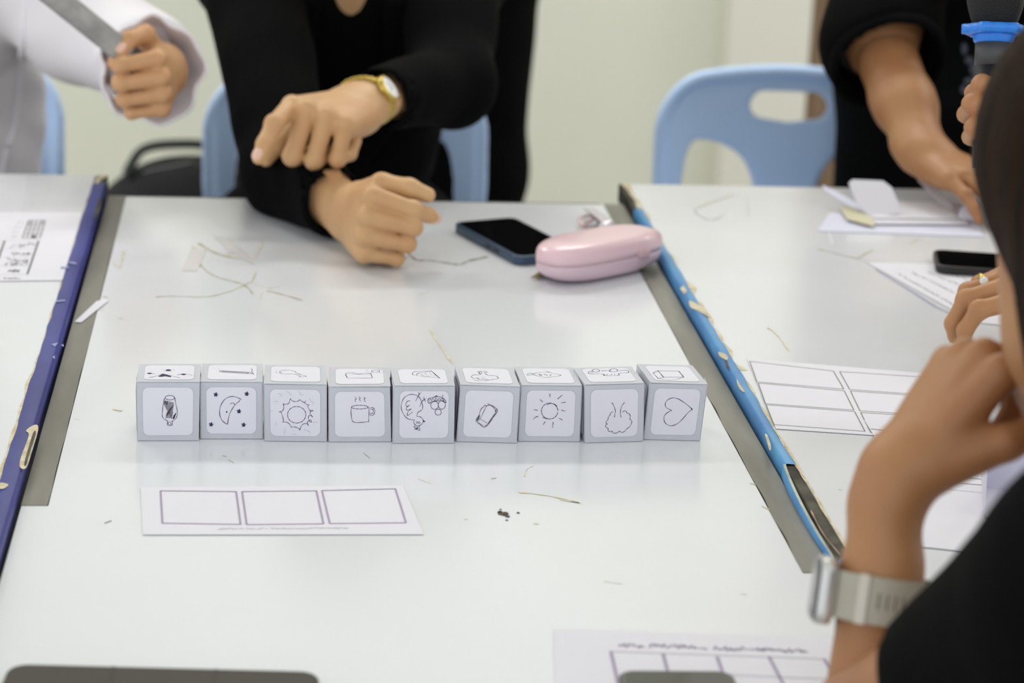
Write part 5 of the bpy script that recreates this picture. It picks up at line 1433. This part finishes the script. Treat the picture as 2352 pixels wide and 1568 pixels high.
# microphone
up_m = unit(at(2289, 0, 2.18)-at(2277, 300, 2.18)); side_m = unit(np.cross(up_m, -fwd)); 
Km = empty('microphone', mc, 'black handheld microphone with a bright blue ring below its grille', 'microphone')
M_micb = mat('mic_body_black', rgb(22, 22, 24), .45, .4, noise=.1, nscale=30)
def mic_at(px, py): return at(px, py, 2.18)
ringc = mic_at(2284, 68)
MB().tube([ringc-up_m*.012, ringc-up_m*.033], [.0165, .0168], 28).build('grey_collar', mat('mic_collar', rgb(66, 66, 68), .5), Km, True)
MB().tube([ringc-up_m*.033, ringc-up_m*.08, ringc-up_m*.125], [.0168, .0158, .0145], 28).build('handle', M_micb, Km, True)
n_seg = 14
gp = [ringc+up_m*(.002+.060*t/n_seg) for t in range(n_seg+1)]
gr = [.0185+.0075*math.sin(min(t/n_seg*2.0, 1)*math.pi/2) if t < n_seg*.6 else .026*math.sqrt(max(1-((t-n_seg*.6)/(n_seg*.41))**2, .02)) for t in range(n_seg+1)]
g = mat('mic_grille', rgb(24, 24, 24), .5, .5, metal=.4, bump=.8, bscale=700)
MB().tube(gp, gr, 32).build('grille', g, Km, True)
f_m = unit(np.cross(side_m, up_m))
out = []
for k in range(48):
    an = 2*math.pi*k/48; rr = .0255+.0042*max(0, math.cos(an*6))**.6*(1 if math.cos(an*6) > 0 else 0)
    out.append((math.cos(an)*rr, math.sin(an)*rr))
def ringlayer(zo, sc_): return [ringc+up_m*zo+side_m*x*sc_+f_m*y*sc_ for x, y in out]
La, Lb, Lc_, Ld = ringlayer(-.0045, 1.0), ringlayer(.0035, 1.0), ringlayer(.0045, .68), ringlayer(-.0055, .68)
V = La+Lb+Lc_+Ld; F = []
for a in range(4):
    b = (a+1) % 4
    for k in range(48):
        F.append((a*48+k, a*48+(k+1) % 48, b*48+(k+1) % 48, b*48+k))
mesh_obj('blue_ring', V, F, mat('bright_blue_rubber', rgb(40, 128, 226), .35, .5), Km, True)
V, F = superell(ringc-up_m*.006, side_m, f_m, up_m, .019, .019, .008, .5, 1, 28, 8); mesh_obj('ring_hub', V, F, MATS['bright_blue_rubber'], Km, True)

# ============ person in the foreground resting the chin on a hand
Pn = empty('person', (.56, 1.02, 0), 'person in a black T-shirt resting the chin on a hand, seen from behind', 'person')
Wf = at(2056, 1095, 1.47); Ef = at(1978, 1640, 1.47)
hF, jF = hand(Wf, cv(.56, .82, .05), cv(-.74, .50, .45), 'L', [(66, 62, 34, 2), (72, 70, 36, 0), (76, 74, 38, 0), (78, 76, 38, -2)],
              ((.82, .42, -.38), (.80, .02, -.60), (.72, -.12, -.68)), 1.0, Ef, .0240, .0250, .8)
hc = at(2590, 530, 1.40)
fdir = unit(np.array([-.30, .92, -.22]))
headF, WF, AF = head(hc, fdir, (-.05, .12, 1), 1.0)
S_l, S_r = np.array([.432, 1.075, .953]), np.array([.78, 1.05, .955])
hipF = np.array([.60, .82, .50])
tF, midF, UF, SF, FF = torso(S_l, S_r, hipF, (0, 1, 0))
Er = np.array([.90, 1.32, .80]); Wr2 = np.array([.76, 1.46, .812])
hF2, jF2 = hand(Wr2, (-.9, .3, -.12), (0, .1, 1), 'R', [(8, 12, 8, 0)]*4, DEF_TH, 1.0, Er, .026, .036)
bodyF = union([tF, headF, cap(S_l, Ef, .044, .030), cap(S_r, Er, .046, .038), cap(midF, WF(0, -.03, -.10), .058, .052)], .03)
BF_ = fast_mesh('body', [sdf_surface(bodyF, (.26, .68, .40), (1.0, 1.6, 1.35), .006), sdf_surface(hF, *bbox(jF['pts']+[Ef], .055), .0018), sdf_surface(hF2, *bbox(jF2['pts']+[Er], .05), .003)], M_skinC, Pn)
face_parts(WF, AF, 1.0, BF_)
hair = union([hair_cap(WF, AF, 1.06), ell(WF(0, -.045, -.045), AF, (.088, .085, .125)), cap(WF(0, -.10, -.08), WF(0, -.12, -.24), .05, .03)], .03)
fast_mesh('hair', [sdf_surface(folds(hair, .0022, 90, 3, (1, 1, .12)), hc-np.array([.2, .22, .32]), hc+np.array([.2, .22, .2]), .0045)], M_hair, Pn)
ts = sub(union([inflate(tF, .016), sleeve(S_l, Ef, Wf, -.35, .072, .064, .066, 0), sleeve(S_r, Er, Wr2, -.35, .072, .064, .066, 0)], .035), cap(midF+UF*.04, midF+UF*.2, .062, .09), .006)
ts = union([sub(inflate(tF, .016), cap(midF+UF*.04, midF+UF*.2, .062, .09), .006),
            inter(cap(S_l, S_l+(Ef-S_l)*.75, .080, .040), half(S_l+(Ef-S_l)*.66, Ef-S_l), .004), inter(cap(S_r, S_r+(Er-S_r)*.62, .072, .066), half(S_r+(Er-S_r)*.55, Er-S_r), .004)], .03)
fast_mesh('tshirt', [sdf_surface(folds(ts, .003, 28, 31), (.3, .66, .38), (1.02, 1.36, 1.08), .0065)], M_black2, Pn)
legsF = union(seated_legs(hipF, SF, FF)+[ell(hipF, np.eye(3), (.18, .13, .12))], .05)
fast_mesh('trousers', [sdf_surface(legsF, hipF-np.array([.34, .22, .5]), hipF+np.array([.34, .68, .2]), .012)], M_black2, Pn)
for sg in (-1, 1): shoe(Pn, hipF+SF*sg*.10+FF*.44, FF, M_black)

# smart watch on the foreground wrist
wd = unit(Wf-Ef); wcn = at(1992, 1368, 1.47)
tpar = ((wcn-Ef)@wd); wcn = Ef+wd*tpar
outw = cv(-.99, 0, .02); outw = unit(outw-(outw@wd)*wd); sw = np.cross(wd, outw)
Kw = empty('smart_watch', wcn, 'smart watch with a sage grey band on the foreground wrist', 'watch')
M_sage = mat('sage_grey_band', rgb(176, 172, 156), .55, .4, noise=.05, nscale=30)
n = 56; V = []; F = []
ra, rb = .0290, .0275
for k in range(n):
    an = 2*math.pi*k/n
    base = outw*math.cos(an)*ra+sw*math.sin(an)*rb
    nn = unit(base)
    for dx, dr in ((-.0142, 0), (.0142, 0), (.0142, .0028), (-.0142, .0028)):
        V.append(wcn+base+nn*dr+wd*dx)
for k in range(n):
    k2 = (k+1) % n
    for a in range(4):
        b = (a+1) % 4
        F.append((4*k+a, 4*k2+a, 4*k2+b, 4*k+b))
mesh_obj('band', V, F, M_sage, Kw, False)
cc_ = wcn+outw*(ra+.0045)
V, F = superell(cc_, wd, sw, outw, .0205, .0175, .0058, .35, .42, 40, 12); mesh_obj('case', V, F, mat('silver_aluminium', rgb(206, 206, 204), .3, .5, metal=.6), Kw, True)
V, F = superell(cc_+outw*.0030, wd, sw, outw, .0188, .0160, .0036, .35, .42, 40, 8); mesh_obj('screen', V, F, M_glass, Kw, True)
def band_box(an, wa, hl, m, name, dr=.0028, t=.0016):
    mb = MB()
    c = []
    for zz_ in (dr, dr+t):
        for a2, l2 in ((an-wa, -hl), (an+wa, -hl), (an+wa, hl), (an-wa, hl)):
            base = outw*math.cos(a2)*ra+sw*math.sin(a2)*rb
            c.append(wcn+base+unit(base)*zz_+wd*l2)
    mb.hexa(c); mb.build(name, m, Kw, bevel=.0005)
sgn = 1 if (sw@cv(.5, 0, 1)) > 0 else -1
band_box(sgn*1.12, .10, .0150, mat('pale_keeper', rgb(206, 200, 188), .5), 'band_keeper')
for k in range(4):
    band_box(sgn*(1.42+.16*k), .030, .0050, mat('band_slot', rgb(120, 116, 106), .6), 'adjustment_slot', .0018, .0012)
